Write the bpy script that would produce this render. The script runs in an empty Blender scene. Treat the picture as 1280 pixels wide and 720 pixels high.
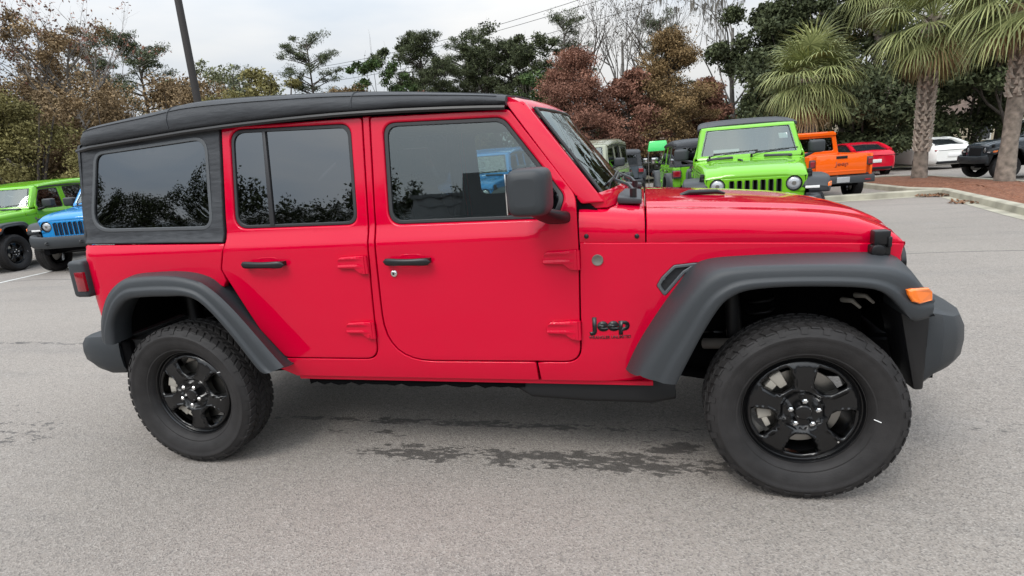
import bpy, bmesh, math, random
from mathutils import Vector, Matrix, geometry, noise
R = math.radians
PI = math.pi
sc = bpy.context.scene
col = sc.collection

# ------------------------------------------------------------------ camera
cd = bpy.data.cameras.new('camera'); cam = bpy.data.objects.new('camera', cd); col.objects.link(cam)
cd.sensor_width = 36; cd.lens = 19.6535; cd.clip_start = .05; cd.clip_end = 3000
M3 = Matrix(((0.972497, 0.019871, 0.232066), (0.220763, 0.238992, -0.945593), (-0.074252, 0.970818, 0.228032)))
cam.matrix_world = Matrix.Translation((-0.62509, -3.18326, 1.50379)) @ M3.to_4x4()
sc.camera = cam

# ------------------------------------------------------------------ sky, sun, exposure
W = bpy.data.worlds.new('World'); sc.world = W; W.use_nodes = True
nt = W.node_tree; nt.nodes.clear(); N = nt.nodes; L = nt.links
SUN_EL, SUN_AZ = R(52), R(205)
sky = N.new('ShaderNodeTexSky'); sky.sky_type = 'NISHITA'; sky.sun_disc = False
sky.sun_elevation = SUN_EL; sky.sun_rotation = SUN_AZ; sky.dust_density = 3
b1 = N.new('ShaderNodeBackground'); b1.inputs[1].default_value = .08; L.new(sky.outputs[0], b1.inputs[0])
tc = N.new('ShaderNodeTexCoord')
sep = N.new('ShaderNodeSeparateXYZ'); L.new(tc.outputs['Generated'], sep.inputs[0])
mp = N.new('ShaderNodeMapping'); mp.inputs['Scale'].default_value = (1.0, 1.0, 3.6); L.new(tc.outputs['Generated'], mp.inputs[0])
ns = N.new('ShaderNodeTexNoise'); ns.inputs['Scale'].default_value = 1.6; ns.inputs['Detail'].default_value = 5; ns.inputs['Roughness'].default_value = .5; L.new(mp.outputs[0], ns.inputs[0])
cr = N.new('ShaderNodeValToRGB'); L.new(ns.outputs[0], cr.inputs[0])
cr.color_ramp.elements[0].position = .36; cr.color_ramp.elements[0].color = (.56, .66, .78, 1)
cr.color_ramp.elements[1].position = .66; cr.color_ramp.elements[1].color = (.92, .92, .91, 1)
mr = N.new('ShaderNodeMapRange'); L.new(sep.outputs[2], mr.inputs[0]); mr.inputs[1].default_value = .0; mr.inputs[2].default_value = 1; mr.inputs[3].default_value = .90; mr.inputs[4].default_value = 3.0; mr.interpolation_type='SMOOTHSTEP'
# the cloud deck is brighter on the sun's side (behind the viewpoint)
sw = N.new('ShaderNodeMapRange'); sw.interpolation_type = 'SMOOTHSTEP'; L.new(sep.outputs[1], sw.inputs[0]); sw.inputs[1].default_value = .1; sw.inputs[2].default_value = -.9; sw.inputs[3].default_value = 1; sw.inputs[4].default_value = 1.45
ml = N.new('ShaderNodeMath'); ml.operation = 'MULTIPLY'; L.new(mr.outputs[0], ml.inputs[0]); L.new(sw.outputs[0], ml.inputs[1])
b2 = N.new('ShaderNodeBackground'); L.new(cr.outputs[0], b2.inputs[0]); L.new(ml.outputs[0], b2.inputs[1])
mx = N.new('ShaderNodeMixShader'); mx.inputs[0].default_value = .9; L.new(b1.outputs[0], mx.inputs[1]); L.new(b2.outputs[0], mx.inputs[2])
wo = N.new('ShaderNodeOutputWorld'); L.new(mx.outputs[0], wo.inputs[0])
sl = bpy.data.lights.new('sun', 'SUN'); sl.energy = 1.5; sl.angle = R(20); sl.color = (1, .96, .9)
so = bpy.data.objects.new('sun', sl); col.objects.link(so)
# sky azimuth: rotation measured clockwise from +y
sd = Vector((math.sin(SUN_AZ) * math.cos(SUN_EL), math.cos(SUN_AZ) * math.cos(SUN_EL), math.sin(SUN_EL)))
so.rotation_euler = sd.to_track_quat('Z', 'Y').to_euler(); so.location = (0, -5, 12)
sc.view_settings.view_transform = 'Standard'; sc.view_settings.look = 'None'
sc.view_settings.exposure = 0.0; sc.view_settings.gamma = 1
sc.render.engine = 'CYCLES'
sc.cycles.max_bounces = 8; sc.cycles.transparent_max_bounces = 12

# ------------------------------------------------------------------ materials
MATS = {}
def mat(name, color=(.5, .5, .5), rough=.5, metal=0, coat=0, coat_rough=.03, ior=1.5, spec=.5, var=0, vscale=8, bump=0, bscale=200, emit=0, sheen=0, detail=3):
    if name in MATS: return MATS[name]
    m = bpy.data.materials.new(name); m.use_nodes = True; nt = m.node_tree
    p = nt.nodes['Principled BSDF']
    p.inputs['Base Color'].default_value = (*color, 1); p.inputs['Roughness'].default_value = rough
    p.inputs['Metallic'].default_value = metal; p.inputs['Coat Weight'].default_value = coat
    p.inputs['Coat Roughness'].default_value = coat_rough; p.inputs['IOR'].default_value = ior
    p.inputs['Specular IOR Level'].default_value = spec
    if emit: p.inputs['Emission Color'].default_value = (*color, 1); p.inputs['Emission Strength'].default_value = emit
    if var or bump:
        t = nt.nodes.new('ShaderNodeTexCoord')
    if var:
        n = nt.nodes.new('ShaderNodeTexNoise'); n.inputs['Scale'].default_value = vscale; n.inputs['Detail'].default_value = detail
        nt.links.new(t.outputs['Object'], n.inputs[0])
        r = nt.nodes.new('ShaderNodeValToRGB'); nt.links.new(n.outputs[0], r.inputs[0])
        r.color_ramp.elements[0].position = .3; r.color_ramp.elements[1].position = .7
        r.color_ramp.elements[0].color = (*[c * (1 - var) for c in color], 1)
        r.color_ramp.elements[1].color = (*[min(1, c * (1 + var)) for c in color], 1)
        nt.links.new(r.outputs[0], p.inputs['Base Color'])
    if bump:
        n = nt.nodes.new('ShaderNodeTexNoise'); n.inputs['Scale'].default_value = bscale; n.inputs['Detail'].default_value = 2
        nt.links.new(t.outputs['Object'], n.inputs[0])
        b = nt.nodes.new('ShaderNodeBump'); b.inputs['Strength'].default_value = bump; b.inputs['Distance'].default_value = .002
        nt.links.new(n.outputs[0], b.inputs['Height']); nt.links.new(b.outputs[0], p.inputs['Normal'])
    MATS[name] = m; return m

def paint(name, color):
    if name in MATS: return MATS[name]
    m = mat(name, color, rough=.42, coat=1, coat_rough=.02, spec=.0)
    nt = m.node_tree; p = nt.nodes['Principled BSDF']
    t = nt.nodes.new('ShaderNodeTexCoord')
    n = nt.nodes.new('ShaderNodeTexNoise'); n.inputs['Scale'].default_value = 2.2; n.inputs['Detail'].default_value = 1
    nt.links.new(t.outputs['Object'], n.inputs[0])
    b = nt.nodes.new('ShaderNodeBump'); b.inputs['Strength'].default_value = .25; b.inputs['Distance'].default_value = .012
    nt.links.new(n.outputs[0], b.inputs['Height'])
    n2 = nt.nodes.new('ShaderNodeTexNoise'); n2.inputs['Scale'].default_value = 240; nt.links.new(t.outputs['Object'], n2.inputs[0])
    b2 = nt.nodes.new('ShaderNodeBump'); b2.inputs['Strength'].default_value = .035; b2.inputs['Distance'].default_value = .001
    nt.links.new(n2.outputs[0], b2.inputs['Height']); nt.links.new(b.outputs[0], b2.inputs['Normal'])
    nt.links.new(b2.outputs[0], p.inputs['Coat Normal']); nt.links.new(b.outputs[0], p.inputs['Normal'])
    # faint film of dust, heavier low down
    return m

def glass(name, tint, refl=1.7, tc_=(1, 1, 1), wob=0):
    if name in MATS: return MATS[name]
    m = bpy.data.materials.new(name); m.use_nodes = True; nt = m.node_tree; nt.nodes.clear()
    o = nt.nodes.new('ShaderNodeOutputMaterial'); mxs = nt.nodes.new('ShaderNodeMixShader')
    t = nt.nodes.new('ShaderNodeBsdfTransparent'); t.inputs[0].default_value = (*tint, 1)
    g = nt.nodes.new('ShaderNodeBsdfGlossy'); g.inputs['Roughness'].default_value = .01; g.inputs[0].default_value = (*tc_, 1)
    f = nt.nodes.new('ShaderNodeFresnel'); f.inputs[0].default_value = refl
    nt.links.new(f.outputs[0], mxs.inputs[0]); nt.links.new(t.outputs[0], mxs.inputs[1]); nt.links.new(g.outputs[0], mxs.inputs[2]); nt.links.new(mxs.outputs[0], o.inputs[0])
    if wob:
        tcn = nt.nodes.new('ShaderNodeTexCoord'); n = nt.nodes.new('ShaderNodeTexNoise'); n.inputs['Scale'].default_value = 2.5; n.inputs['Detail'].default_value = 1
        nt.links.new(tcn.outputs['Object'], n.inputs[0])
        b = nt.nodes.new('ShaderNodeBump'); b.inputs['Strength'].default_value = wob; b.inputs['Distance'].default_value = .02
        nt.links.new(n.outputs[0], b.inputs['Height']); nt.links.new(b.outputs[0], g.inputs['Normal'])
    MATS[name] = m; return m

RED = paint('red_paint', (.57, .0, .027))
RED.node_tree.nodes['Principled BSDF'].inputs['Coat IOR'].default_value = 1.42
LIME = paint('lime_paint', (.15, .42, .02))
BLUE = paint('blue_paint', (.02, .22, .52))
ORANGE = paint('orange_paint', (.80, .115, .008))
TAN = paint('tan_paint', (.25, .26, .19))
DGREY = paint('slate_paint', (.07, .085, .10))
WHITEP = paint('white_paint', (.78, .78, .75))
CHERRY = paint('cherry_paint', (.60, .01, .03))
MINT = paint('bright_green_cloth', (.08, .60, .16))
PLAST = mat('textured_black_plastic', (.033, .037, .041), rough=.47, spec=.36, bump=.35, bscale=420)
PLAST2 = mat('smooth_black_plastic', (.010, .010, .011), rough=.36, spec=.4)
DARK = mat('dark_underbody', (.003, .003, .0035), rough=.9, spec=.08)
RUB = mat('tyre_rubber', (.026, .0245, .0245), rough=.60, spec=.24, bump=.5, bscale=160, var=.2, vscale=14)
SEALM = mat('window_rubber', (.020, .020, .022), rough=.5)
RIMM = mat('black_rim', (.0045, .0045, .005), rough=.24, spec=.5)
CHROME = mat('chrome', (.72, .72, .72), rough=.14, metal=1)
STEEL = mat('bare_steel', (.30, .29, .27), rough=.38, metal=1)
CAST = mat('cast_metal', (.36, .335, .29), rough=.55)
FABRIC = mat('black_roof_fabric', (.034, .037, .042), rough=.62, spec=.42, bump=.5, bscale=700, var=.14, vscale=3)
_nt = FABRIC.node_tree; _p = _nt.nodes['Principled BSDF']; _old = _p.inputs['Normal'].links[0].from_socket
_t = _nt.nodes.new('ShaderNodeTexCoord'); _m = _nt.nodes.new('ShaderNodeMapping'); _m.inputs['Scale'].default_value = (1.2, 3, 5); _nt.links.new(_t.outputs['Object'], _m.inputs[0])
_n = _nt.nodes.new('ShaderNodeTexNoise'); _n.inputs['Scale'].default_value = 3; _n.inputs['Detail'].default_value = 3; _nt.links.new(_m.outputs[0], _n.inputs[0])
_b = _nt.nodes.new('ShaderNodeBump'); _b.inputs['Strength'].default_value = .55; _b.inputs['Distance'].default_value = .025; _nt.links.new(_n.outputs[0], _b.inputs['Height']); _nt.links.new(_old, _b.inputs['Normal']); _nt.links.new(_b.outputs[0], _p.inputs['Normal'])
PRIV = glass('privacy_glass', (.05, .055, .06), refl=2.15, tc_=(.93, .97, 1.0), wob=.0012)
SIDEG = glass('side_glass', (.50, .60, .58), refl=1.95, tc_=(.88, .98, 1.0))
WINDG = glass('windshield_glass', (.50, .60, .57), refl=2.2, tc_=(.9, 1, .98))
REDL = mat('red_lens', (.22, .004, .012), rough=.12, coat=1)
AMBER = mat('amber_lens', (.92, .19, .005), rough=.22, coat=1)
CLEAR = mat('lamp_lens', (.42, .44, .46), rough=.15, coat=1, metal=.3)
DECAL = mat('black_decal', (.006, .006, .007), rough=.35)
INTER = mat('interior_trim', (.018, .018, .019), rough=.8)
SEATM = mat('seat_cloth', (.035, .035, .037), rough=.9)
PAPER = mat('paper', (.75, .75, .74), rough=.8)

# ------------------------------------------------------------------ mesh helpers
def link(o, parent=None):
    col.objects.link(o)
    if parent: o.parent = parent
    return o
def empty(name, loc=(0, 0, 0), rz=0):
    o = bpy.data.objects.new(name, None); o.location = loc; o.rotation_euler = (0, 0, rz); o.empty_display_size = .2
    return link(o)
def tag(o, label=None, cat=None, group=None, kind=None):
    if label: o['label'] = label
    if cat: o['category'] = cat
    if group: o['group'] = group
    if kind: o['kind'] = kind
    return o
class MB:
    def __init__(s): s.v = []; s.f = []; s.m = []; s.sm = []; s.mats = []
    def mi(s, m):
        if m is None: return 0
        if m not in s.mats: s.mats.append(m)
        return s.mats.index(m)
    def add(s, vs, fs, m=None, smooth=False):
        b = len(s.v); s.v += [tuple(v) for v in vs]; k = s.mi(m)
        for f in fs: s.f.append([b + i for i in f]); s.m.append(k); s.sm.append(smooth)
        return s
    def box(s, a, b, m=None, rot=None, at=None):
        x0, y0, z0 = a; x1, y1, z1 = b
        vs = [Vector(p) for p in ((x0, y0, z0), (x1, y0, z0), (x1, y1, z0), (x0, y1, z0), (x0, y0, z1), (x1, y0, z1), (x1, y1, z1), (x0, y1, z1))]
        if rot is not None: vs = [rot @ v for v in vs]
        if at is not None: vs = [v + Vector(at) for v in vs]
        return s.add(vs, [(3, 2, 1, 0), (4, 5, 6, 7), (0, 1, 5, 4), (1, 2, 6, 5), (2, 3, 7, 6), (3, 0, 4, 7)], m)
    def hexa(s, bot, top, m=None):
        return s.add(list(bot) + list(top), [(3, 2, 1, 0), (4, 5, 6, 7), (0, 1, 5, 4), (1, 2, 6, 5), (2, 3, 7, 6), (3, 0, 4, 7)], m)
    def tube(s, pts, rs, n=8, m=None, cap=True, smooth=True):
        pts = [Vector(p) for p in pts]
        if not hasattr(rs, '__len__'): rs = [rs] * len(pts)
        vs = []; up = None
        for i, p in enumerate(pts):
            t = (pts[min(i + 1, len(pts) - 1)] - pts[max(i - 1, 0)]).normalized()
            if up is None: up = Vector((0, 0, 1)) if abs(t.z) < .9 else Vector((1, 0, 0))
            a = t.cross(up).normalized(); b = a.cross(t); up = b
            for k in range(n):
                q = 2 * PI * k / n; vs.append(p + (a * math.cos(q) + b * math.sin(q)) * rs[i])
        fs = [(i * n + k, i * n + (k + 1) % n, (i + 1) * n + (k + 1) % n, (i + 1) * n + k) for i in range(len(pts) - 1) for k in range(n)]
        s.add(vs, fs, m, smooth)
        if cap: s.add(vs[:n], [tuple(range(n))], m); s.add(vs[-n:], [tuple(range(n - 1, -1, -1))], m)
        return s
    def loft(s, rings, m=None, closed=True, caps=True, smooth=True):
        n = len(rings[0]); vs = [v for r in rings for v in r]
        k2 = n if closed else n - 1
        fs = [(i * n + k, i * n + (k + 1) % n, (i + 1) * n + (k + 1) % n, (i + 1) * n + k) for i in range(len(rings) - 1) for k in range(k2)]
        s.add(vs, fs, m, smooth)
        if caps: s.add(rings[0], [tuple(range(n - 1, -1, -1))], m); s.add(rings[-1], [tuple(range(n))], m)
        return s
    def lathe(s, prof, axis='y', c=(0, 0, 0), n=32, m=None, smooth=True, closed=False):
        # prof (r, h): h along axis
        rings = []
        for r, h in prof:
            ring = []
            for k in range(n):
                q = 2 * PI * k / n; a, b = r * math.cos(q), r * math.sin(q)
                p = (a, h, b) if axis == 'y' else ((a, b, h) if axis == 'z' else (h, a, b))
                ring.append((p[0] + c[0], p[1] + c[1], p[2] + c[2]))
            rings.append(ring)
        if closed: rings.append(rings[0])
        return s.loft(rings, m, True, False, smooth)
    def mirrored(s):
        o = MB(); o.v = [(x, -y, z) for x, y, z in s.v]; o.f = [f[::-1] for f in s.f]; o.m = s.m[:]; o.sm = s.sm[:]; o.mats = s.mats[:]
        return o
    def build(s, name, m=None, parent=None, bevel=0, seg=2, auto=None, weld=False, recalc=True):
        me = bpy.data.meshes.new(name); me.from_pydata(s.v, [], s.f)
        ms = s.mats or [m]
        if m is not None and not s.mats: ms = [m]
        for q in ms: me.materials.append(q)
        for p, k, sm in zip(me.polygons, s.m, s.sm): p.material_index = k; p.use_smooth = sm
        bm = bmesh.new(); bm.from_mesh(me)
        if weld or bevel: bmesh.ops.remove_doubles(bm, verts=bm.verts, dist=1e-5)
        if recalc: bmesh.ops.recalc_face_normals(bm, faces=bm.faces)
        if bevel:
            ed = [e for e in bm.edges if len(e.link_faces) == 2 and e.calc_face_angle(0) > R(28)]
            bmesh.ops.bevel(bm, geom=ed, offset=bevel, segments=seg, profile=.5, affect='EDGES', clamp_overlap=True)
            for f in bm.faces: f.smooth = True
        if auto is not None or bevel:
            a = R(auto or 35)
            for e in bm.edges:
                if len(e.link_faces) == 2 and e.calc_face_angle(0) > a: e.smooth = False
        bm.to_mesh(me); bm.free()
        o = bpy.data.objects.new(name, me)
        return link(o, parent)

def fillet(pts, seg=6):
    # pts: (x, z, r) closed polygon -> rounded polyline
    out = []; n = len(pts)
    for i in range(n):
        p = Vector(pts[i][:2]); r = pts[i][2] if len(pts[i]) > 2 else 0
        a = Vector(pts[i - 1][:2]) - p; b = Vector(pts[(i + 1) % n][:2]) - p
        if r <= 0 or a.length < 1e-6 or b.length < 1e-6: out.append((p.x, p.y)); continue
        la, lb = a.length, b.length; a.normalize(); b.normalize()
        ang = a.angle(b); tl = r / math.tan(ang / 2) if ang < PI - .02 else 0
        tl = min(tl, la * .48, lb * .48)
        if tl < 1e-5: out.append((p.x, p.y)); continue
        s, e = p + a * tl, p + b * tl
        for k in range(seg + 1):
            t = k / seg; q = s * (1 - t) ** 2 + p * 2 * t * (1 - t) + e * t * t
            # blend towards a circular arc
            out.append((q.x, q.y))
    return out
def dens(poly, step):
    out = []
    for i in range(len(poly)):
        a = Vector(poly[i]); b = Vector(poly[(i + 1) % len(poly)]); k = max(1, int((b - a).length / step + .5))
        for j in range(k): out.append(tuple(a + (b - a) * j / k))
    return out
def area(p): return sum(p[i][0] * p[(i + 1) % len(p)][1] - p[(i + 1) % len(p)][0] * p[i][1] for i in range(len(p))) / 2
def ccw(p): return p if area(p) > 0 else p[::-1]
def inset(poly, d):
    n = len(poly); out = []
    for i in range(n):
        a = Vector(poly[i - 1]); p = Vector(poly[i]); b = Vector(poly[(i + 1) % n])
        e1 = (p - a).normalized(); e2 = (b - p).normalized()
        n1 = Vector((-e1.y, e1.x)); n2 = Vector((-e2.y, e2.x)); m = (n1 + n2)
        if m.length < 1e-6: m = n1
        m.normalize(); c = max(.45, m.dot(n1)); out.append(tuple(p + m * d / c))
    return out
def inpoly(x, y, poly):
    c = False; n = len(poly); j = n - 1
    for i in range(n):
        xi, yi = poly[i]; xj, yj = poly[j]
        if (yi > y) != (yj > y) and x < (xj - xi) * (y - yi) / (yj - yi) + xi: c = not c
        j = i
    return c
def panel(name, outline, holes, F, m, parent=None, depth=.02, edge=.004, step=.05, hedge=None, back=False, hdepth=None, rows=None):
    """sheet over a closed outline with holes, mapped by F(u, v, d) (d = distance behind the skin); rolled edges"""
    outline = ccw(dens(outline, step)); holes = [ccw(dens(h, step)) for h in holes]
    hedge = edge if hedge is None else hedge; hdepth = depth if hdepth is None else hdepth
    o_in = inset(outline, edge); h_in = [inset(h, -hedge) for h in holes]
    us = [p[0] for p in o_in]; vs_ = [p[1] for p in o_in]
    pts = list(o_in); edges = [(i, (i + 1) % len(o_in)) for i in range(len(o_in))]
    for h in h_in:
        b = len(pts); pts += h; edges += [(b + i, b + (i + 1) % len(h)) for i in range(len(h))]
    nb = len(pts)
    bl = [Vector(p) for p in pts]
    rowf = None
    if rows:
        rl, rf = rows
        uu = min(us) + step * .4
        while uu < max(us):
            for v0 in rl:
                v = v0 + rf(uu)
                if inpoly(uu, v, o_in) and not any(inpoly(uu, v, h) for h in h_in) and all((Vector((uu, v)) - b).length > .007 for b in bl[:nb]): pts.append((uu, v))
            uu += step
        rowf = lambda a, b_: any(abs(b_ - (v0 + rf(a))) < step * .5 for v0 in rl)
    u = min(us) + step / 2
    k = 0
    while u < max(us):
        v = min(vs_) + step / 2 + (step / 2 if k % 2 else 0)
        while v < max(vs_):
            if inpoly(u, v, o_in) and not any(inpoly(u, v, h) for h in h_in):
                q = Vector((u, v))
                if not (rowf and rowf(u, v)) and all((q - b).length > step * .45 for b in bl[:nb]): pts.append((u, v))
            v += step
        u += step * .87; k += 1
    V2, E2, F2, *_ = geometry.delaunay_2d_cdt([Vector(p) for p in pts], edges, [], 0, 1e-6)
    tris = []
    for f in F2:
        cx = sum(V2[i].x for i in f) / 3; cy = sum(V2[i].y for i in f) / 3
        if inpoly(cx, cy, o_in) and not any(inpoly(cx, cy, h) for h in h_in): tris.append(list(f))
    def nrm(u, v):
        e = .004; P = Vector(F(u, v, 0)); a = Vector(F(u + e, v, 0)) - Vector(F(u - e, v, 0)); b = Vector(F(u, v + e, 0)) - Vector(F(u, v - e, 0))
        n = a.cross(b).normalized(); o = P - Vector(F(u, v, .01))
        return n if n.dot(o) > 0 else -n
    verts = [Vector(F(v.x, v.y, 0)) for v in V2]; norms = [nrm(v.x, v.y) for v in V2]
    faces = tris
    def ring(loop_in, loop_out, sgn, ed, dp):
        n = len(loop_out)
        cr_ = []
        for (px, py), (qx, qy) in zip(loop_in, loop_out):
            n0 = nrm(px, py); o = (Vector(F(qx, qy, 0)) - Vector(F(px, py, 0)))
            o = o.normalized() if o.length > 1e-9 else n0
            cr_.append((n0, o))
        levels = [(0, 0, 0), (.62, .12, .5), (.92, .45, .85), (1, 1, 1)]
        rows = []
        for (fo, fd, fn) in levels:
            b = len(verts)
            for i in range(n):
                px, py = loop_in[i]; qx, qy = loop_out[i]
                verts.append(Vector(F(px + (qx - px) * fo, py + (qy - py) * fo, fd * ed)))
                n0, o = cr_[i]; norms.append((n0 * (1 - fn) + o * fn).normalized())
            rows.append(b)
        b = len(verts)
        for i in range(n): verts.append(Vector(F(*loop_out[i], dp))); norms.append(cr_[i][1])
        rows.append(b)
        if back:
            b = len(verts)
            for i in range(n):
                px, py = loop_in[i]; qx, qy = loop_out[i]
                verts.append(Vector(F(px, py, dp))); norms.append(-cr_[i][0])
        for a, b in zip(rows, rows[1:]):
            for i in range(n):
                j = (i + 1) % n; faces.append([a + i, a + j, b + j, b + i] if sgn < 0 else [a + j, a + i, b + i, b + j])
    ring(o_in, outline, -1, edge, depth)
    for h, hi in zip(holes, h_in): ring(hi, h, 1, hedge, hdepth)
    # orientation against analytic normals
    for f in faces:
        n = (verts[f[1]] - verts[f[0]]).cross(verts[f[2]] - verts[f[0]])
        s = sum((norms[i] for i in f), Vector())
        if n.dot(s) < 0: f.reverse()
    me = bpy.data.meshes.new(name); me.from_pydata([tuple(v) for v in verts], [], faces); me.materials.append(m)
    for p in me.polygons: p.use_smooth = True
    me.normals_split_custom_set_from_vertices([tuple(n) for n in norms])
    o = bpy.data.objects.new(name, me)
    return link(o, parent)

def interp(x, xs, ys):
    if x <= xs[0]: return ys[0]
    for i in range(len(xs) - 1):
        if x <= xs[i + 1]:
            t = (x - xs[i]) / (xs[i + 1] - xs[i]); return ys[i] + (ys[i + 1] - ys[i]) * t
    return ys[-1]
def text_mesh(body, size, F, name, m, parent, bold=0.0, width=None, sx=1, depth=.0015):
    """raised lettering; F maps (u, v, d) to a point"""
    cu = bpy.data.curves.new('t', 'FONT'); cu.body = body; cu.size = size; cu.offset = bold; cu.resolution_u = 3
    ob = bpy.data.objects.new('t', cu); col.objects.link(ob)
    dg = bpy.context.evaluated_depsgraph_get(); me = bpy.data.meshes.new_from_object(ob.evaluated_get(dg))
    bm = bmesh.new(); bm.from_mesh(me); bmesh.ops.remove_doubles(bm, verts=bm.verts, dist=1e-6)
    xs = [v.co.x for v in bm.verts]; x0, x1 = min(xs), max(xs); k = (width / (x1 - x0)) if width else 1
    r = bmesh.ops.extrude_face_region(bm, geom=bm.faces[:])
    top = {g for g in r['geom'] if isinstance(g, bmesh.types.BMVert)}
    for v in bm.verts:
        v.co = Vector(F((v.co.x - x0) * k, v.co.y * sx, -depth if v in top else .001))
    bmesh.ops.recalc_face_normals(bm, faces=bm.faces)
    m2 = bpy.data.meshes.new(name); bm.to_mesh(m2); bm.free(); m2.materials.append(m)
    bpy.data.objects.remove(ob); bpy.data.curves.remove(cu)
    return link(bpy.data.objects.new(name, m2), parent)

# ------------------------------------------------------------------ the off-road wagon (front = +x, passenger side = -y)
BZ = ([.44, .52, .60, .75, .90, 1.05, 1.15, 1.163, 1.235, 1.25, 1.30, 1.75], [.768, .785, .794, .800, .8035, .805, .8035, .802, .772, .7705, .766, .697])
def smooth_interp(x, xs, ys):
    e = .008
    return (interp(x - e, xs, ys) + 2 * interp(x, xs, ys) + interp(x + e, xs, ys)) / 4
def dxx(x):
    t = max(0, x + .9); return .124 * t * min(1, t / .3)
def zlift(x):      # the shoulder line sweeps up at the front of the front door
    t = min(1, max(0, (x + 1.12) / .17)); return .12 * t * t * (3 - 2 * t)
def S(x, z):
    zz = z
    l = zlift(x) if x < -.9 else 0
    if l and z > 1.0: 
        zz = z - l * min(1, (z - 1.0) / .17) if z < 1.35 else z - l * max(0, (1.5 - z) / .15)
        a = smooth_interp(zz, *BZ)
        return min(a, .804) - dxx(x)
    return smooth_interp(zz, *BZ) - dxx(x)
ROWS = ([1.145, 1.155, 1.163, 1.171, 1.181, 1.217, 1.227, 1.235, 1.243, 1.253], lambda x: zlift(x) if x < -.9 else 0)
def SF(side, off=0):
    return lambda x, z, d: (x, side * (S(x, z) + off - d), z)

FL = dict(
 lip=[(-.508,.538),(-.490,.580),(-.455,.656),(-.400,.769),(-.346,.862),(-.305,.905),(-.238,.934),(-.109,.945),(.057,.943),(.185,.932),(.243,.905),(.286,.860),(.331,.808),(.36,.800),(.41,.806)],
 ridge=[(-.572,.545),(-.535,.625),(-.467,.745),(-.400,.866),(-.341,.930),(-.262,.966),(-.125,.976),(.057,.974),(.195,.962),(.262,.935),(.306,.893),(.352,.868),(.38,.862),(.415,.858)],
 sh=[(-.655,.565),(-.60,.665),(-.51,.818),(-.428,.938),(-.355,1.002),(-.26,1.020),(-.13,1.023),(.057,1.020),(.21,1.009),(.285,.993),(.340,.955),(.380,.908),(.412,.880),(.425,.872)],
 at=[(-.72,.535),(-.665,.655),(-.585,.785),(-.50,.908),(-.435,.992),(-.365,1.024),(-.22,1.030),(.03,1.026),(.24,1.018),(.335,1.008),(.388,.980),(.415,.93),(.43,.90)])
RL = dict(
 lip=[(-3.35,.700),(-3.342,.745),(-3.322,.818),(-3.270,.890),(-3.195,.942),(-3.079,.955),(-2.95,.956),(-2.814,.950),(-2.726,.893),(-2.624,.763),(-2.50,.575),(-2.47,.553)],
 ridge=[(-3.405,.705),(-3.395,.760),(-3.345,.855),(-3.285,.935),(-3.20,.988),(-3.10,1.000),(-2.95,1.002),(-2.83,.990),(-2.740,.950),(-2.625,.820),(-2.475,.600),(-2.43,.560)],
 sh=[(-3.435,.712),(-3.415,.800),(-3.37,.895),(-3.305,.975),(-3.21,1.035),(-3.10,1.053),(-2.95,1.055),(-2.83,1.040),(-2.725,1.000),(-2.600,.880),(-2.425,.650),(-2.37,.580)],
 at=[(-3.52,.715),(-3.495,.820),(-3.445,.920),(-3.37,1.000),(-3.26,1.045),(-3.12,1.056),(-2.95,1.055),(-2.83,1.034),(-2.745,.985),(-2.63,.830),(-2.47,.615),(-2.405,.545)])
def resample(p, n):
    p = [Vector(q) for q in p]
    # catmull-rom then arc length
    q = []
    for i in range(len(p) - 1):
        a, b, c, d = p[max(i - 1, 0)], p[i], p[i + 1], p[min(i + 2, len(p) - 1)]
        for k in range(8):
            t = k / 8
            q.append(.5 * ((2 * b) + (-a + c) * t + (2 * a - 5 * b + 4 * c - d) * t * t + (-a + 3 * b - 3 * c + d) * t ** 3))
    q.append(p[-1])
    L_ = [0]
    for a, b in zip(q, q[1:]): L_.append(L_[-1] + (b - a).length)
    out = []; j = 0
    for k in range(n):
        s = L_[-1] * k / (n - 1)
        while j < len(L_) - 2 and L_[j + 1] < s: j += 1
        t = (s - L_[j]) / max(1e-9, L_[j + 1] - L_[j]); out.append(q[j].lerp(q[j + 1], min(1, t)))
    return out
def flare(D, side, root, front):
    n = 56
    lip, rid, sh, at = (resample(D[k], n) for k in ('lip', 'ridge', 'sh', 'at'))
    rings = []
    for i in range(n):
        a, s, r, l = at[i], sh[i], rid[i], lip[i]
        ya = S(a.x, a.y) - .004
        nose = min(1, max(0, (i / (n - 1) - .86) / .14)) if front else 0     # tucks in towards the grille
        yo = .936 - .05 * nose * nose
        rr = l + (r - l) * .9
        ln = (l - r); ln = ln.normalized()
        P = [(a, ya - .03), (a, ya), (a.lerp(s, .35), ya + (yo - ya) * .45), (a.lerp(s, .75), ya + (yo - ya) * .80), (s, yo - .022), (s.lerp(r, .16), yo - .009), (s.lerp(r, .45), yo - .002), (s.lerp(r, .80), yo), (r, yo + .002),
             (r + (l - r) * .12, yo + .009), (r + (l - r) * .35, yo + .012), (r + (l - r) * .75, yo + .010), (l, yo + .004), (l + ln * .003, yo - .012), (l + (r - l) * .12, yo - .07), (l + (r - l) * .3, yo - .13), (a.lerp(r, .5), ya - .06)]
        rings.append([(p.x, side * y, p.y) for p, y in P])
    b = MB(); b.loft(rings, None, True, True, True)
    return b.build('fender_flare', PLAST, root, auto=60)

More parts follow.
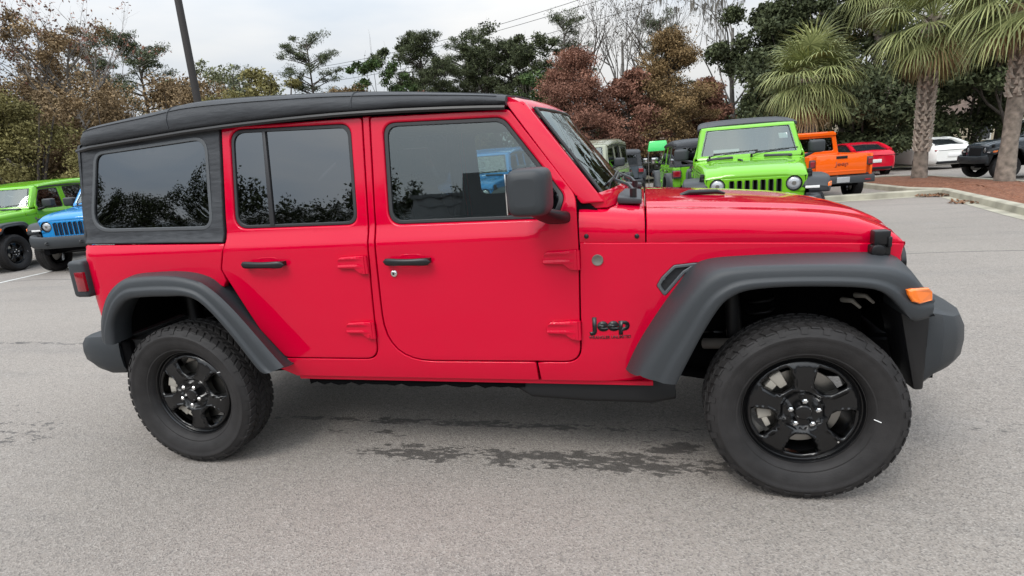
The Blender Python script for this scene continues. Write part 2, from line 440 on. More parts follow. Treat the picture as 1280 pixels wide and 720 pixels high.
def wheel_well(D, side, root, x0, x1, zt):
    lip = resample(D['lip'], 30); b = MB()
    rings = []
    c = sum((Vector(p) for p in lip), Vector((0, 0))) / len(lip)
    for y, sc_ in ((.90, .012), (.78, .03), (.45, .04)):
        ring = []
        for p in lip:
            o = (p - Vector((c.x, .4))).normalized() * sc_
            ring.append((p.x + o.x, side * y, p.y + o.y))
        rings.append(ring)
    b.loft(rings, None, False, False, True)
    v = rings[-1]; b.add(v, [tuple(range(len(v)))])
    return b.build('wheel_well', DARK, root)

def rim_mesh(yo):
    # steel-look five-window wheel; u,v in wheel plane, returns panel
    Rl = .221
    wins = []
    def win(a0):
        pts = [(.196, -.27), (.200, 0), (.196, .27), (.155, .33), (.112, .26), (.107, 0), (.112, -.26), (.155, -.33)]
        o = []
        base = [(.199, -.345, .012), (.206, 0, .09), (.199, .345, .012), (.130, .31, .012), (.114, .20, .012), (.114, -.20, .012), (.130, -.31, .012)]
        return fillet([(r * math.cos(a0 + t), r * math.sin(a0 + t), f) for r, t, f in base], 5)
    for k in range(5): wins.append(win(-PI / 2 + k * 2 * PI / 5))
    def sd(u, v, poly):
        m = 9
        P = Vector((u, v))
        for i in range(len(poly)):
            a = Vector(poly[i]); b = Vector(poly[(i + 1) % len(poly)]); ab = b - a
            t = max(0, min(1, (P - a).dot(ab) / max(1e-12, ab.dot(ab)))); m = min(m, (P - a - ab * t).length)
        return m
    def F(u, v, d):
        r = math.hypot(u, v)
        h = interp(r, [0, .045, .070, .080, .088, .10, .15, .20, .215, .222, .245], [-.012, -.012, -.012, -.008, .008, .011, .014, .011, .003, -.003, -.003])
        if .08 < r < .212:
            m = min(sd(u, v, w) for w in wins)
            q_ = min(1, max(0, (.204 - r) / .02))
            h -= .018 * max(0, 1 - m / .011) ** 2
            h += .0075 * q_ * math.exp(-((m - .0125) / .0038) ** 2)
        return (u, -(yo + h) + d, v)
    circ = [(Rl * math.cos(2 * PI * k / 96), Rl * math.sin(2 * PI * k / 96)) for k in range(96)]
    return circ, wins, F

def make_wheel(root, loc, side, rotk):
    yo = .052
    circ, wins, F = rim_mesh(yo)
    ca, sa = math.cos(rotk), math.sin(rotk)
    w = panel('wheel', circ, wins, F, RIMM, root, depth=.03, edge=.003, step=.0125, hdepth=.022)
    # centred at origin with outside towards -y
    rb = MB(); rb.lathe([(.216, -.046), (.2205, -.051), (.2235, -.045), (.227, -.041), (.231, -.043), (.2345, -.052), (.2375, -.0575), (.241, -.0585), (.2455, -.055), (.243, -.048)], n=96, m=RIMM); rb.lathe([(.240, -.052), (.232, -.045), (.215, -.02), (.205, .02), (.20, .10), (.225, .115), (.236, .12)], n=64, m=RIMM)
    rb.build('rim_barrel', RIMM, w, auto=40)
    # tyre
    t = MB()
    prof = [(.238, -.045), (.243, -.058), (.2455, -.070), (.252, -.082), (.262, -.094), (.268, -.0945), (.272, -.0985), (.300, -.112), (.318, -.116), (.332, -.1165), (.335, -.1185), (.345, -.118), (.347, -.1155), (.362, -.110), (.372, -.103), (.379, -.096), (.382, -.084),
            (.3825, -.066), (.3825, 0)]
    full = prof + [(r, -h) for r, h in prof[-2::-1]]
    t.lathe(full, n=120, m=RUB)
    NB = 56
    rng = random.Random(3)
    def lug(a0, a1, y0, y1, sk, r0=.378, r1=.3905, r1b=None):
        r1b = r1b or r1
        vs = []
        for r_, in_ in ((r0, 0), (r1, .0025)):
            for (aa, yy) in ((a0, y0), (a1, y0), (a1, y1), (a0, y1)):
                am = aa + sk * (yy - y0)
                rr = r_ if (r_ == r0) else (r1b if yy == y0 else r1)
                da = (in_ / .39) * (1 if aa == a0 else -1)
                vs.append((rr * math.cos(am + da), yy + (in_ if yy == min(y0, y1) else -in_), rr * math.sin(am + da)))
        t.add(vs, [(3, 2, 1, 0), (4, 5, 6, 7), (0, 1, 5, 4), (1, 2, 6, 5), (2, 3, 7, 6), (3, 0, 4, 7)], RUB)
    st = 2 * PI / NB
    for k in range(NB):
        a = k * st; j = rng.uniform(-.08, .08) * st
        lug(a + .10 * st, a + .86 * st + j, -.104, -.066, 1.2, r1b=.383)
        lug(a + .45 * st, a + 1.2 * st + j, .066, .104, -1.2, r1=.383, r1b=.3905)
        lug(a + .15 * st, a + .85 * st, -.059, -.028, -2.5)
        lug(a + .30 * st, a + 1.02 * st, -.021, .021, 2.0)
        lug(a + .05 * st, a + .78 * st, .028, .059, -2.5)
        # side biters on the shoulder
        if k % 2 == 0:
            vs = []
            for r_, y_ in ((.356, -.1110), (.380, -.0965)):
                for aa in (a + .2 * st, a + .8 * st): vs.append((r_ * math.cos(aa), y_, r_ * math.sin(aa)))
            for r_, y_ in ((.358, -.1150), (.382, -.1010)):
                for aa in (a + .2 * st, a + .8 * st): vs.append((r_ * math.cos(aa), y_, r_ * math.sin(aa)))
            t.add(vs, [(0, 1, 5, 4), (4, 5, 7, 6), (0, 4, 6, 2), (1, 3, 7, 5), (2, 6, 7, 3)], RUB)
    t.build('tyre', RUB, w, auto=38)
    # raised sidewall ticks
    # hub cap and nuts
    h = MB(); h.lathe([(0, -.078), (.024, -.078), (.031, -.075), (.034, -.068), (.036, -.040), (.046, -.038)], n=32, m=RIMM)
    h.build('hub_cap', PLAST2, w, auto=50)
    for k in range(5):
        a = PI / 2 + k * 2 * PI / 5
        b = MB(); b.lathe([(0, -.090), (.006, -.090), (.0115, -.086), (.0138, -.079), (.0138, -.040)], n=6, m=CHROME, c=(.0555 * math.cos(a), 0, .0555 * math.sin(a)))
        b.build('lug_nut', CHROME, w, auto=20)
    d = MB(); d.lathe([(.05, .004), (.165, .004), (.165, .022), (.05, .022)], n=48, m=STEEL)
    d.lathe([(0, -.02), (.07, -.02), (.08, .004)], n=32, m=DARK)
    d.build('brake_disc', STEEL, w, auto=30)
    cl = MB()
    for q in range(6):
        a0, a1 = R(118 + q * 16), R(118 + (q + 1) * 16)
        vs = [(r_ * math.cos(a), y, r_ * math.sin(a)) for y in (-.030, .05) for r_, a in ((.12 + .02 * (q % 2), a0), (.188 - .012 * (q % 3), a0), (.188 - .012 * (q % 3), a1), (.12 + .02 * (q % 2), a1))]
        cl.add(vs, [(3, 2, 1, 0), (4, 5, 6, 7), (0, 1, 5, 4), (1, 2, 6, 5), (2, 3, 7, 6), (3, 0, 4, 7)])
    cl.build('brake_caliper', CAST, w, bevel=.004)
    v_ = MB(); v_.tube([(.19 * math.cos(-.75), -.056, .19 * math.sin(-.75)), (.185 * math.cos(-.75), -.078, .185 * math.sin(-.75))], .004, 8, CHROME)
    v_.build('valve_stem', CHROME, w)
    w.location = loc; w.scale = (.992, .95, .992)
    cm = MB(); cm.tube([(.254, -.0935, -.012), (.278, -.1035, -.020)], .0022, 5); cm.build('chalk_mark', PAPER, w)
    w.rotation_euler = (0, rotk, 0 if side < 0 else PI)
    return w

def build_wagon(kind='soft'):
    root = empty('offroad_car')
    P = RED
    inner_off = -.014
    rdoor = fillet([(-2.650, 1.752, .02), (-1.889, 1.733, .015), (-1.890, 1.30, .5), (-1.891, 1.17, .3), (-1.921, .582, .07), (-2.440, .582, .04), (-2.56, .735, .2), (-2.715, 1.055, .05), (-2.672, 1.20, .1)], 8)
    fdoor = fillet([(-1.846, 1.731, .015), (-1.188, 1.706, .035), (-.905, 1.32, .1), (-.901, 1.13, .1), (-.918, .577, .075), (-1.868, .573, .235), (-1.850, 1.17, .3)], 8)
    rwin = fillet([(-2.588, 1.718, .06), (-1.968, 1.693, .05), (-1.962, 1.262, .045), (-2.60, 1.270, .06)], 6)
    fwin = fillet([(-1.765, 1.680, .05), (-1.225, 1.657, .07), (-.975, 1.318, .04), (-1.005, 1.248, .04), (-1.762, 1.255, .055)], 6)
    rwin_s = fillet([(-2.604, 1.736, .07), (-1.950, 1.710, .06), (-1.944, 1.246, .055), (-2.617, 1.254, .07)], 6)
    fwin_s = fillet([(-1.785, 1.698, .06), (-1.215, 1.675, .08), (-.952, 1.322, .05), (-.985, 1.230, .05), (-1.782, 1.238, .065)], 6)
    frame_out = [(-2.405, .474), (-1.118, .474), (-1.127, .5675)]
    fd = inset(ccw(dens(fdoor, .03)), -.0055)
    rd = inset(ccw(dens(rdoor, .03)), -.0055)
    # front door: from bottom (x=-1.127) leftwards, up its rear edge
    low = [p for p in fd if p[0] < -1.13 and (p[1] < .9 or p[0] < -1.84) and p[1] < 1.728 and not (p[0] > -1.6 and p[1] > .62)]
    low.sort(key=lambda p: (p[1] > .58 and 1 or 0, -p[0] if p[1] <= .58 else p[1]))
    rlow = [p for p in rd if p[0] > -2.43 and ((p[0] > -1.93 and p[1] < 1.728) or p[1] < .62)]
    rlow.sort(key=lambda p: (0, -p[1]) if p[0] > -1.93 and p[1] > .60 else (1, -p[0]))
    frame_out += low + [(-1.8495, 1.735), (-1.8845, 1.735)] + rlow + [(-2.50, .576), (-2.50, .52)]
    for side in (-1, 1):
        F0 = SF(side)
        # dark inner shell closes the gaps
        sh = fillet([(-2.70, 1.74), (-1.19, 1.72), (-.90, 1.32), (-.6, 1.08), (-.60, .53), (-2.36, .53), (-2.62, .80), (-2.70, 1.1)], 3)
        panel('inner_side_panel', sh, [fillet([(-2.585, 1.716, .05), (-1.97, 1.692, .05), (-1.965, 1.266, .04), (-2.595, 1.272, .05)], 4), fillet([(-1.762, 1.679, .05), (-1.228, 1.656, .06), (-.985, 1.325, .02), (-1.01, 1.258, .02), (-1.76, 1.258, .05)], 4)],
              SF(side, -.022), mat('door_shut_paint', (.10, .001, .003), rough=.5) if False else DARK, root, depth=.03, edge=.002, step=.12)
        panel('body_side', frame_out, [], F0, P, root, depth=.03, edge=.005, step=.04, rows=ROWS)
        # rocker flange below the sill
        b = MB(); rr = []
        for x in [-2.40 + i * (1.80 / 20) for i in range(21)]:
            rr.append([(x, side * .772, .478), (x, side * .762, .470), (x, side * .758, .452), (x, side * .752, .452), (x, side * .74, .50)])
        b.loft(rr, None, False, False, True); b.build('rocker_flange', P, root, auto=30)
        for (dn, out, win, wins_, seal) in (('rear_door', rdoor, rwin, rwin_s, 1), ('front_door', fdoor, fwin, fwin_s, 0)):
            d = panel(dn, out, [wins_], F0, P, root, depth=.024, edge=.006, step=.034, hedge=.010, hdepth=.012, rows=ROWS)
            panel('window_seal', wins_, [win], SF(side, -.006), SEALM, d, depth=.012, edge=.005, step=.05, hedge=.003, hdepth=.012)
            gm = PRIV if seal else SIDEG
            g = panel('window', [(x, z) for x, z in inset(ccw(win), -.004)], [], SF(side, -.013), gm, d, depth=.0005, edge=.001, step=.06)
            if seal:
                b = MB()
                b.hexa([(-2.420, side * (S(-2.42, 1.265) - .002), 1.262), (-2.395, side * (S(-2.42, 1.265) - .002), 1.262), (-2.395, side * (S(-2.42, 1.265) - .018), 1.262), (-2.420, side * (S(-2.42, 1.265) - .018), 1.262)],
                       [(-2.425, side * (S(-2.42, 1.715) - .002), 1.713), (-2.408, side * (S(-2.42, 1.715) - .002), 1.713), (-2.408, side * (S(-2.42, 1.715) - .018), 1.713), (-2.425, side * (S(-2.42, 1.715) - .018), 1.713)])
                b.build('window_divider', SEALM, d, bevel=.002)
            # handle
            hx0, hx1, hz = (-2.572, -2.328, 1.080) if seal else (-1.808, -1.572, 1.071)
            yb = S(hx0, hz)
            b = MB(); rings = []
            for i in range(17):
                t = i / 16; x = hx0 + (hx1 - hx0) * t
                en = math.sqrt(max(.0, 1 - (2 * t - 1) ** 8)) * .999 + .001
                wz = (.0205 - .0045 * math.sin(PI * t)) * en; o = .030 + .012 * math.sin(PI * t); th = .011 * en
                ring = [(x, side * (yb + o + th * math.cos(q)), hz + .003 * (2 * t - 1) * -1 + wz * math.sin(q)) for q in [2 * PI * k / 14 for k in range(14)]]
                rings.append(ring)
            b.loft(rings, None, True, True, True)
            for xx in (hx0 + .022, hx1 - .022):
                b.box((xx - .014, min(side * (yb - .004), side * (yb + .03)), hz - .011), (xx + .014, max(side * (yb - .004), side * (yb + .03)), hz + .011))
            b.build('handle', PLAST2, d, auto=50)
            # pocket behind the handle: rim ring standing proud and a shallow dark dish
            cx = (hx0 + hx1) / 2 + .01
            pk = fillet([(cx - .062, hz + .030, .02), (cx + .062, hz + .030, .02), (cx + .045, hz - .030, .02), (cx - .045, hz - .030, .02)], 6)
            def FP(x, z, dd, side=side, cx=cx, hz=hz):
                q = ((x - cx) / .062) ** 2 + ((z - hz) / .034) ** 2
                return (x, side * (S(x, z) + .0012 - .0022 * max(0, 1 - q) - dd), z)
            panel('handle_pocket', pk, [], FP, P, d, depth=.003, edge=.002, step=.01)
            if not seal:
                b = MB(); b.lathe([(0, -.010), (.008, -.010), (.014, -.009), (.017, -.004), (.018, .004)], n=24, m=CHROME, c=(-1.772, 0, 1.012))
                b.lathe([(0, -.0105), (.006, -.0103), (.0062, -.009)], n=12, m=PLAST2, c=(-1.772, 0, 1.012))
                if side > 0: b = b.mirrored()
                k = b.build('door_lock', CHROME, d, auto=50); k.location.y = side * (S(-1.77, 1.01) - .001)
            hs = [((-2.055, 1.071), (-1.908, 1.067)), ((-2.062, .745), (-1.918, .742))] if seal else [((-1.062, 1.062), (-.909, 1.058)), ((-1.064, .742), (-.918, .737))]
            for (xa, za), (xb, zb) in hs:
                b = MB()
                out2 = fillet([(xa, za + .006, .010), (xa + .022, za + .030, .012), (xb, za + .034, .004), (xb, zb - .052, .004), (xb - .030, zb - .050, .010), (xb - .062, zb - .026, .01), (xa + .004, za - .026, .01)], 4)
                def FH(x, z, dd, side=side, za=za, xb=xb):
                    t = min(1, max(0, (x - (xb - .055)) / .05))
                    rib = .007 * math.exp(-((z - za - .020) / .006) ** 2) + .006 * math.exp(-((z - za + .018) / .006) ** 2)
                    rib *= (1 - t)
                    return (x, side * (S(x, z) + .015 + .007 * t + rib - dd), z)
                panel('hinge', out2, [], FH, P, d, depth=.018, edge=.0035, step=.009)
                b = MB(); b.tube([(xb + .003, side * (S(xb, za) + .010), zb - .050), (xb + .003, side * (S(xb, za) + .010), za + .032)], .0095, 12)
                b.tube([(xb - .022, side * (S(xb, za) + .014), zb - .036), (xb - .022, side * (S(xb, za) + .022), zb - .036)], .0075, 10)
                b.build('hinge_pin', P, d, auto=50)
            if not seal:
                # mirror on the door
                b = MB(); rings = []
                for t, y in enumerate([.875, .885, .90, .94, .99, 1.035, 1.065, 1.085, 1.095, 1.098]):
                    kk = [.55, .80, .95, 1.0, 1.0, .99, .96, .90, .78, .55][t]
                    x0 = -1.137; x1 = -.985 + .012 * math.sin(PI * (y - .87) / .25); z0, z1 = 1.268, 1.456
                    cx, cz = (x0 + x1) / 2 - .004 * t / 9, (z0 + z1) / 2 + .004 * t / 9; hw, hh = (x1 - x0) / 2 * kk, (z1 - z0) / 2 * kk
                    ring = []
                    for q in range(28):
                        a = 2 * PI * q / 28; c_, s_ = math.cos(a), math.sin(a)
                        e = .42
                        ring.append((cx + hw * math.copysign(abs(c_) ** e, c_), side * y, cz + hh * math.copysign(abs(s_) ** e, s_)))
                    rings.append(ring)
                b.loft(rings, None, True, True, True)
                mo = b.build('mirror', PLAST, d, auto=70)
                b = MB(); b.box((-1.1395, min(side * .90, side * 1.08), 1.285), (-1.134, max(side * .90, side * 1.08), 1.44)); b.build('mirror_glass', CHROME, mo, bevel=.002)
                b = MB()
                rings = []
                for (x0, x1, y, z0, z1) in [(-1.035, -.925, .785, 1.205, 1.262), (-1.045, -.935, .83, 1.212, 1.268), (-1.065, -.96, .88, 1.232, 1.28), (-1.08, -.99, .93, 1.255, 1.29), (-1.085, -1.0, .96, 1.268, 1.292)]:
                    ring = []
                    for q in range(20):
                        a = 2 * PI * q / 20; c_, s_ = math.cos(a), math.sin(a); e = .6
                        ring.append(((x0 + x1) / 2 + (x1 - x0) / 2 * math.copysign(abs(c_) ** e, c_), side * y, (z0 + z1) / 2 + (z1 - z0) / 2 * math.copysign(abs(s_) ** e, s_)))
                    rings.append(ring)
                b.loft(rings, None, True, True, True); b.build('mirror_arm', PLAST2, mo, auto=60)
        # rear quarter
        q_out = [(-3.572, 1.210), (-2.679, 1.186), (-2.7195, 1.06), (-2.70, 1.0)] + [(-2.72, .965), (-2.86, 1.02), (-2.98, 1.03), (-3.12, 1.03), (-3.26, 1.01), (-3.36, .95), (-3.43, .86), (-3.46, .78), (-3.47, .70), (-3.545, .70), (-3.568, .78), (-3.585, .95), (-3.580, 1.10)]
        def FQ(x, z, dd, side=side):
            t = max(0, -3.50 - x); return (x, side * (S(x, z) - 3.2 * t * t - dd), z)
        panel('quarter_panel', q_out, [], FQ, P, root, depth=.03, edge=.006, step=.04, rows=ROWS)
        # front cowl side
        cs = [(-1.108, .474), (-.590, .474), (-.62, .565), (-.66, .60), (-.60, .70), (-.50, .86), (-.42, .965), (-.35, 1.0), (-.20, 1.012), (.03, 1.008), (.24, .995), (.392, .975), (.400, 1.044), (.30, 1.051), (0, 1.071), (-.317, 1.090), (-.624, 1.108), (-.894, 1.124)]
        fdr = [p for p in inset(ccw(dens(fdoor, .03)), -.0055) if (p[0] > -.93 and p[1] < 1.118) or (p[0] > -1.11 and p[1] < .60)]
        fdr.sort(key=lambda p: -p[1] if p[0] > -.935 and p[1] > .62 else -p[0])
        a = sorted([p for p in fdr if p[1] > .64], key=lambda p: -p[1]); c2 = sorted([p for p in fdr if p[1] <= .64], key=lambda p: -p[0])
        cs = cs + a + c2 + [(-1.116, .5675)]
        vent = fillet([(-.578, .918, .012), (-.556, .955, .012), (-.505, 1.004, .015), (-.385, 1.012, .01), (-.46, .965, .02), (-.545, .866, .012)], 4)
        panel('front_fender', cs, [vent], F0, P, root, depth=.03, edge=.005, step=.036, hedge=.004)
        vin = inset(ccw(vent), .014)
        vt = panel('fender_vent', vent, [vin], SF(side, .003), mat('vent_trim', (.12, .13, .14), rough=.35, metal=.4), root, depth=.02, edge=.004, step=.02, hedge=.003)
        panel('vent_mesh', inset(ccw(vent), .010), [], SF(side, -.012), mat('vent_black', (.014, .014, .016), rough=.5, bump=1, bscale=90), vt, depth=.004, edge=.002, step=.03)
        for x, z in ((-.866, 1.150), (-.656, 1.138)):
            b = MB(); b.lathe([(0, -.005), (.005, -.005), (.009, -.003), (.0105, .002)], n=16, m=PLAST2); k = b.build('screw', PLAST2, root, auto=60)
            k.location = (x, side * (S(x, z) + .0005), z); k.rotation_euler = (0, 0, 0 if side < 0 else PI)
        b = MB(); b.lathe([(0, -.003), (.019, -.003), (.021, -.0045), (.0235, -.004), (.025, .001)], n=32)
        k = b.build('round_badge', mat('badge_metal', (.16, .15, .13), rough=.45, metal=.2, bump=1, bscale=300), root, auto=60)
        k.location = (-.823, side * (S(-.823, 1.045) + .0005), 1.045); k.rotation_euler = (0, 0, 0 if side < 0 else PI)
        def FT(x0, z0, side=side):
            def f(u, v, dd):
                x = x0 + u if side < 0 else x0 + .18 - u
                z = z0 + v; return (x, side * (S(x, z) - dd), z)
            return f
        text_mesh('Jeep', .084, FT(-.871, .727), 'lettering', DECAL, root, bold=.0042, width=.176, depth=.002)
        text_mesh('WRANGLER UNLIMITED', .021, FT(-.875, .686), 'lettering', DECAL, root, bold=.0004, width=.184, depth=.001)
        # flares and wells
        f1 = flare(FL, side, root, True); flare(RL, side, root, False)
        wheel_well(FL, side, root, 0, 0, 0); wheel_well(RL, side, root, 0, 0, 0)
        # side marker at the nose of the flare
        b = MB()
        pp = [(.300, .926), (.322, .929), (.385, .923), (.404, .905), (.408, .872), (.352, .868), (.322, .880), (.306, .905)]
        rings = []
        for (o, sc_) in ((.0, 1.0), (.010, 1.0), (.016, .93), (.018, .80)):
            cx = .355; cz = .899
            rings.append([(cx + (x - cx) * sc_, side * ((.934 - .05 * min(1, max(0, (x - .28) / .13)) ** 2) - .003 + o), cz + (z - cz) * sc_) for x, z in pp])
        b.loft(rings, None, True, True, False); b.build('side_marker', AMBER, f1, auto=35)
        # nose cap of the flare (boxy end under the marker)
        b = MB()
        b.hexa([(.33, side * .66, .800), (.425, side * .66, .802), (.418, side * .876, .802), (.335, side * .925, .800)], [(.33, side * .66, .93), (.425, side * .66, .90), (.422, side * .872, .885), (.335, side * .92, .885)])
        b.build('flare_nose', PLAST, f1, bevel=.010)
        # tail lamp
        b = MB(); b.box((-3.668, min(side * .60, side * .832), .930), (-3.562, max(side * .60, side * .832), 1.132)); tl = b.build('tail_light', PLAST, root, bevel=.022, seg=4)
        b = MB(); b.box((-3.622, min(side * .82, side * .8375), .966), (-3.564, max(side * .82, side * .8375), 1.072)); b.build('side_lens', REDL, tl, bevel=.003)
        b = MB(); b.box((-3.678, min(side * .625, side * .81), .965), (-3.66, max(side * .625, side * .81), 1.118)); b.build('rear_lens', REDL, tl, bevel=.006)
        # hood latch
        b = MB()
        b.box((.262, min(side * .642, side * .690), 1.005), (.338, max(side * .642, side * .690), 1.050))
        b.tube([(.285, side * .68, 1.028), (.285, side * .712, 1.028)], .026, 16)
        b.box((.270, min(side * .650, side * .700), 1.05), (.330, max(side * .650, side * .700), 1.108))
        b.box((.318, min(side * .66, side * .708), 1.04), (.334, max(side * .66, side * .708), 1.085))
        b.build('hood_latch', PLAST2, root, bevel=.006)
    # ---- hood
    HX = [-.612, -.5, -.35, -.2, -.04, .11, .22, .31, .39, .430, .447]
    ZC = [1.256, 1.249, 1.238, 1.226, 1.212, 1.196, 1.178, 1.156, 1.124, 1.094, 1.062]
    ZS = [1.112, 1.106, 1.097, 1.088, 1.079, 1.070, 1.063, 1.058, 1.054, 1.051, 1.050]
    def hood_ring(x, zc, zs, off=0):
        w = S(x, 1.08) + off
        zk = zs + (zc - .035 - zs) * 1.0
        crown = zc - .026
        half = [(w - .020, zs - .03), (w - .002, zs), (w - .003, zs + (crown - zs) * .35), (w - .012, zs + (crown - zs) * .68), (w - .030, zs + (crown - zs) * .90), (w - .055, crown - .001), (w - .09, crown + .006), (w - .16, crown + .010),
                (w - .20, crown + .011), (w - .225, crown + .016), (w - .245, crown + .023), (w - .28, crown + .026), (.22, zc + .004), (0, zc + .006)]
        fb_ = .10 * min(1, max(0, (x + .05) / .42)) ** 2
        return [(x - fb_ * y * y, -y, z) for y, z in half] + [(x - fb_ * y * y, y, z) for y, z in half[-2::-1]]
    def sub(xs, ys, n):
        P_ = resample(list(zip(xs, ys)), n); return [p.x for p in P_], [p.y for p in P_]
    hx, zc = sub(HX, ZC, 40); zs = [interp(x, HX, ZS) for x in hx]
    b = MB(); rings = [hood_ring(x, a, c_) for x, a, c_ in zip(hx, zc, zs)]
    last = rings[-1]
    rings.append([(x + .002, y * .995, 1.02 + (z - 1.02) * .70) for x, y, z in last]); rings.append([(x - .006, y * .99, 1.02 + (z - 1.02) * .3) for x, y, z in last])
    first = rings[0]; rings.insert(0, [(x - .004, y * .997, z - .006) for x, y, z in first]); rings.insert(0, [(x - .003, y * .99, z - .03) for x, y, z in first])
    b.loft(rings, None, False, False, True)
    hood = b.build('hood', P, root, auto=50)
    b = MB(); b.tube([(-.44, -.16, 1.245), (-.40, -.16, 1.258), (-.26, -.12, 1.252), (-.22, -.11, 1.240)], [.012, .014, .012, .006], 8); b.build('washer_nozzle', PLAST2, hood)
    # cowl block in front of the windshield
    b = MB(); rings = []
    for x in (-.896, -.86, -.82, -.76, -.70, -.66, -.628, -.622):
        t = (x + .896) / .274; zc_ = 1.290 - .032 * t
        if x > -.625: zc_ -= .006
        rings.append(hood_ring(x, zc_ + .0, 1.131 - .017 * t))
    rings.append([(x - .003, y * .985, z - .03) for x, y, z in rings[-1]])
    b.loft(rings, None, False, False, True); b.build('cowl', P, root, auto=50)
    b = MB(); b.hexa([(-.74, -.60, 1.262), (-.632, -.60, 1.255), (-.632, -.22, 1.27), (-.74, -.22, 1.28)], [(-.74, -.60, 1.292), (-.635, -.60, 1.279), (-.635, -.22, 1.296), (-.74, -.22, 1.306)])
    b.build('cowl_vent', PLAST, root, bevel=.006)
    b = MB(); b.hexa([(-.74, .22, 1.28), (-.632, .22, 1.27), (-.632, .60, 1.255), (-.74, .60, 1.262)], [(-.74, .22, 1.306), (-.635, .22, 1.296), (-.635, .60, 1.279), (-.74, .60, 1.292)])
    b.build('cowl_vent', PLAST, root, bevel=.006)
    # ---- windshield
    wf = empty('windshield_frame'); wf.parent = root
    for s_ in (-1, 1):
        fr = MB()
        fr.hexa([(-.785, s_ * .745, 1.285), (-.80, s_ * .655, 1.285), (-.87, s_ * .655, 1.285), (-.886, s_ * .773, 1.285)],
                [(-1.128, s_ * .668, 1.738), (-1.125, s_ * .588, 1.738), (-1.205, s_ * .588, 1.738), (-1.206, s_ * .699, 1.738)])
        fr.build('windshield_pillar', P, wf, bevel=.010, seg=3)
    hd = MB(); rings = []
    for y in [-.690 + 1.38 * i / 14 for i in range(15)]:
        y *= .676 / .690; k = 1 - min(1, abs(y) / .700) ** 6; bow = .078 * (1 - (y / .69) ** 2)
        e = .012 * (1 - k)
        rings.append([(-1.105 + bow - e, y, 1.695), (-1.118 + bow - e, y, 1.722), (-1.150 + bow * .8 - e, y, 1.752 - e), (-1.190 + bow * .3, y, 1.768 - e), (-1.215, y, 1.768 - e), (-1.215, y, 1.70)])
    hd.loft(rings, None, True, True, True); hd.build('header', P, wf, auto=50)
    bs = MB(); rings = []
    for y in [-.735 + 1.47 * i / 16 for i in range(17)]:
        bw = .080 * (1 - (y / .735) ** 2); rings.append([(-.775 + bw, y, 1.262), (-.792 + bw, y, 1.312), (-.812 + bw, y, 1.326), (-.86 + bw, y, 1.30), (-.86 + bw, y, 1.262)])
    bs.loft(rings, None, True, True, True); bs.build('windshield_base', P, wf, auto=40)
    def FW(u, v, d):      # u = y, v = 0..1 up the glass
        z = 1.315 + v * .405; x = -.806 - v * .318 + .080 * (1 - (u / .69) ** 2)
        return (x - d, u, z)
    g = MB(); rings = []
    for j in range(9):
        v = j / 8; hw = .690 - .085 * v
        rings.append([FW(hw * (i / 12 * 2 - 1), v, 0) for i in range(13)])
    g.loft(rings, None, False, False, True); g.build('windshield', WINDG, wf)
    sl_ = MB()
    for s_ in (-1, 1):
        sl_.tube([FW(s_ * (.672 - .085 * v), v, -.003) for v in (0.02, .25, .5, .75, .97)], .008, 6)
    sl_.tube([FW(u, .97, -.003) for u in (-.59, -.3, 0, .3, .59)], .008, 6)
    sl_.build('windshield_seal', SEALM, wf)
    for y0, y1 in ((-.50, .02), (.10, .58)):
        b = MB(); b.tube([(-.67, y0 - .06, 1.315), (-.69, y0 + .02, 1.335), FW(y0 + .16, .10, -.022), FW(y1, .14, -.016)], [.010, .009, .007, .005], 6)
        b.tube([FW(y0 + .0, .085, -.012), FW(y1 + .12, .15, -.010)], .007, 6)
        b.tube([(-.67, y0 - .06, 1.27), (-.67, y0 - .06, 1.325)], .016, 10)
        b.build('wiper', PLAST2, root, auto=40)
    # ---- grille
    def FG(u, v, d):
        return (.462 - .05 * (v - .7) - .10 * u * u - 2.5 * max(0, abs(u) - .57) ** 2 - d, u, v)
    go = fillet([(-.650, 1.030, .03), (-.60, 1.040, .05), (.60, 1.040, .05), (.650, 1.030, .03), (.60, .70, .06), (.42, .64, .04), (-.42, .64, .04), (-.60, .70, .06)], 6)
    slots = [fillet([(k * .098 - .030, 1.0, .014), (k * .098 + .030, 1.0, .014), (k * .098 + .030, .75, .014), (k * .098 - .030, .75, .014)], 4) for k in range(-3, 4)]
    hl = [[(s_ * .478 + .098 * math.cos(2 * PI * k / 32), .935 + .098 * math.sin(2 * PI * k / 32)) for k in range(32)] for s_ in (-1, 1)]
    gr = panel('grille', go, slots + hl, FG, P, root, depth=.05, edge=.018, step=.04, hedge=.006)
    b = MB(); b.box((.36, -.62, .66), (.405, .62, 1.03)); b.build('radiator_mesh', DARK, gr)
    ring = MB()
    for k in range(-3, 4):
        for s_ in (-1, 1): ring.box((.445, k * .098 + s_ * .026 - .003, .755), (.470, k * .098 + s_ * .026 + .003, .995))
    ring.build('grille_insert', mat('grille_trim', (.10, .10, .105), rough=.3, metal=.5), gr)
    for s_ in (-1, 1):
        b = MB(); b.lathe([(0, .030), (.05, .026), (.082, .012), (.090, 0), (.097, -.02)], axis='x', n=32, m=CLEAR, c=(.412, s_ * .478, .935))
        h_ = b.build('headlight', CLEAR, gr, auto=60)
        b = MB(); b.lathe([(.092, -.01), (.097, .016), (.101, .016), (.101, -.01)], axis='x', n=32, m=RIMM, c=(.426, s_ * .478, .935)); b.lathe([(0, .012), (.022, .012), (.03, .0)], axis='x', n=20, m=STEEL, c=(.435, s_ * .478, .935)); b.build('lamp_ring', PLAST2, h_, auto=40)
        b = MB(); b.box((.395, s_ * .70 - .085, .855), (.432, s_ * .70 + .085, .89)); b.build('running_light', PAPER, gr, bevel=.006)
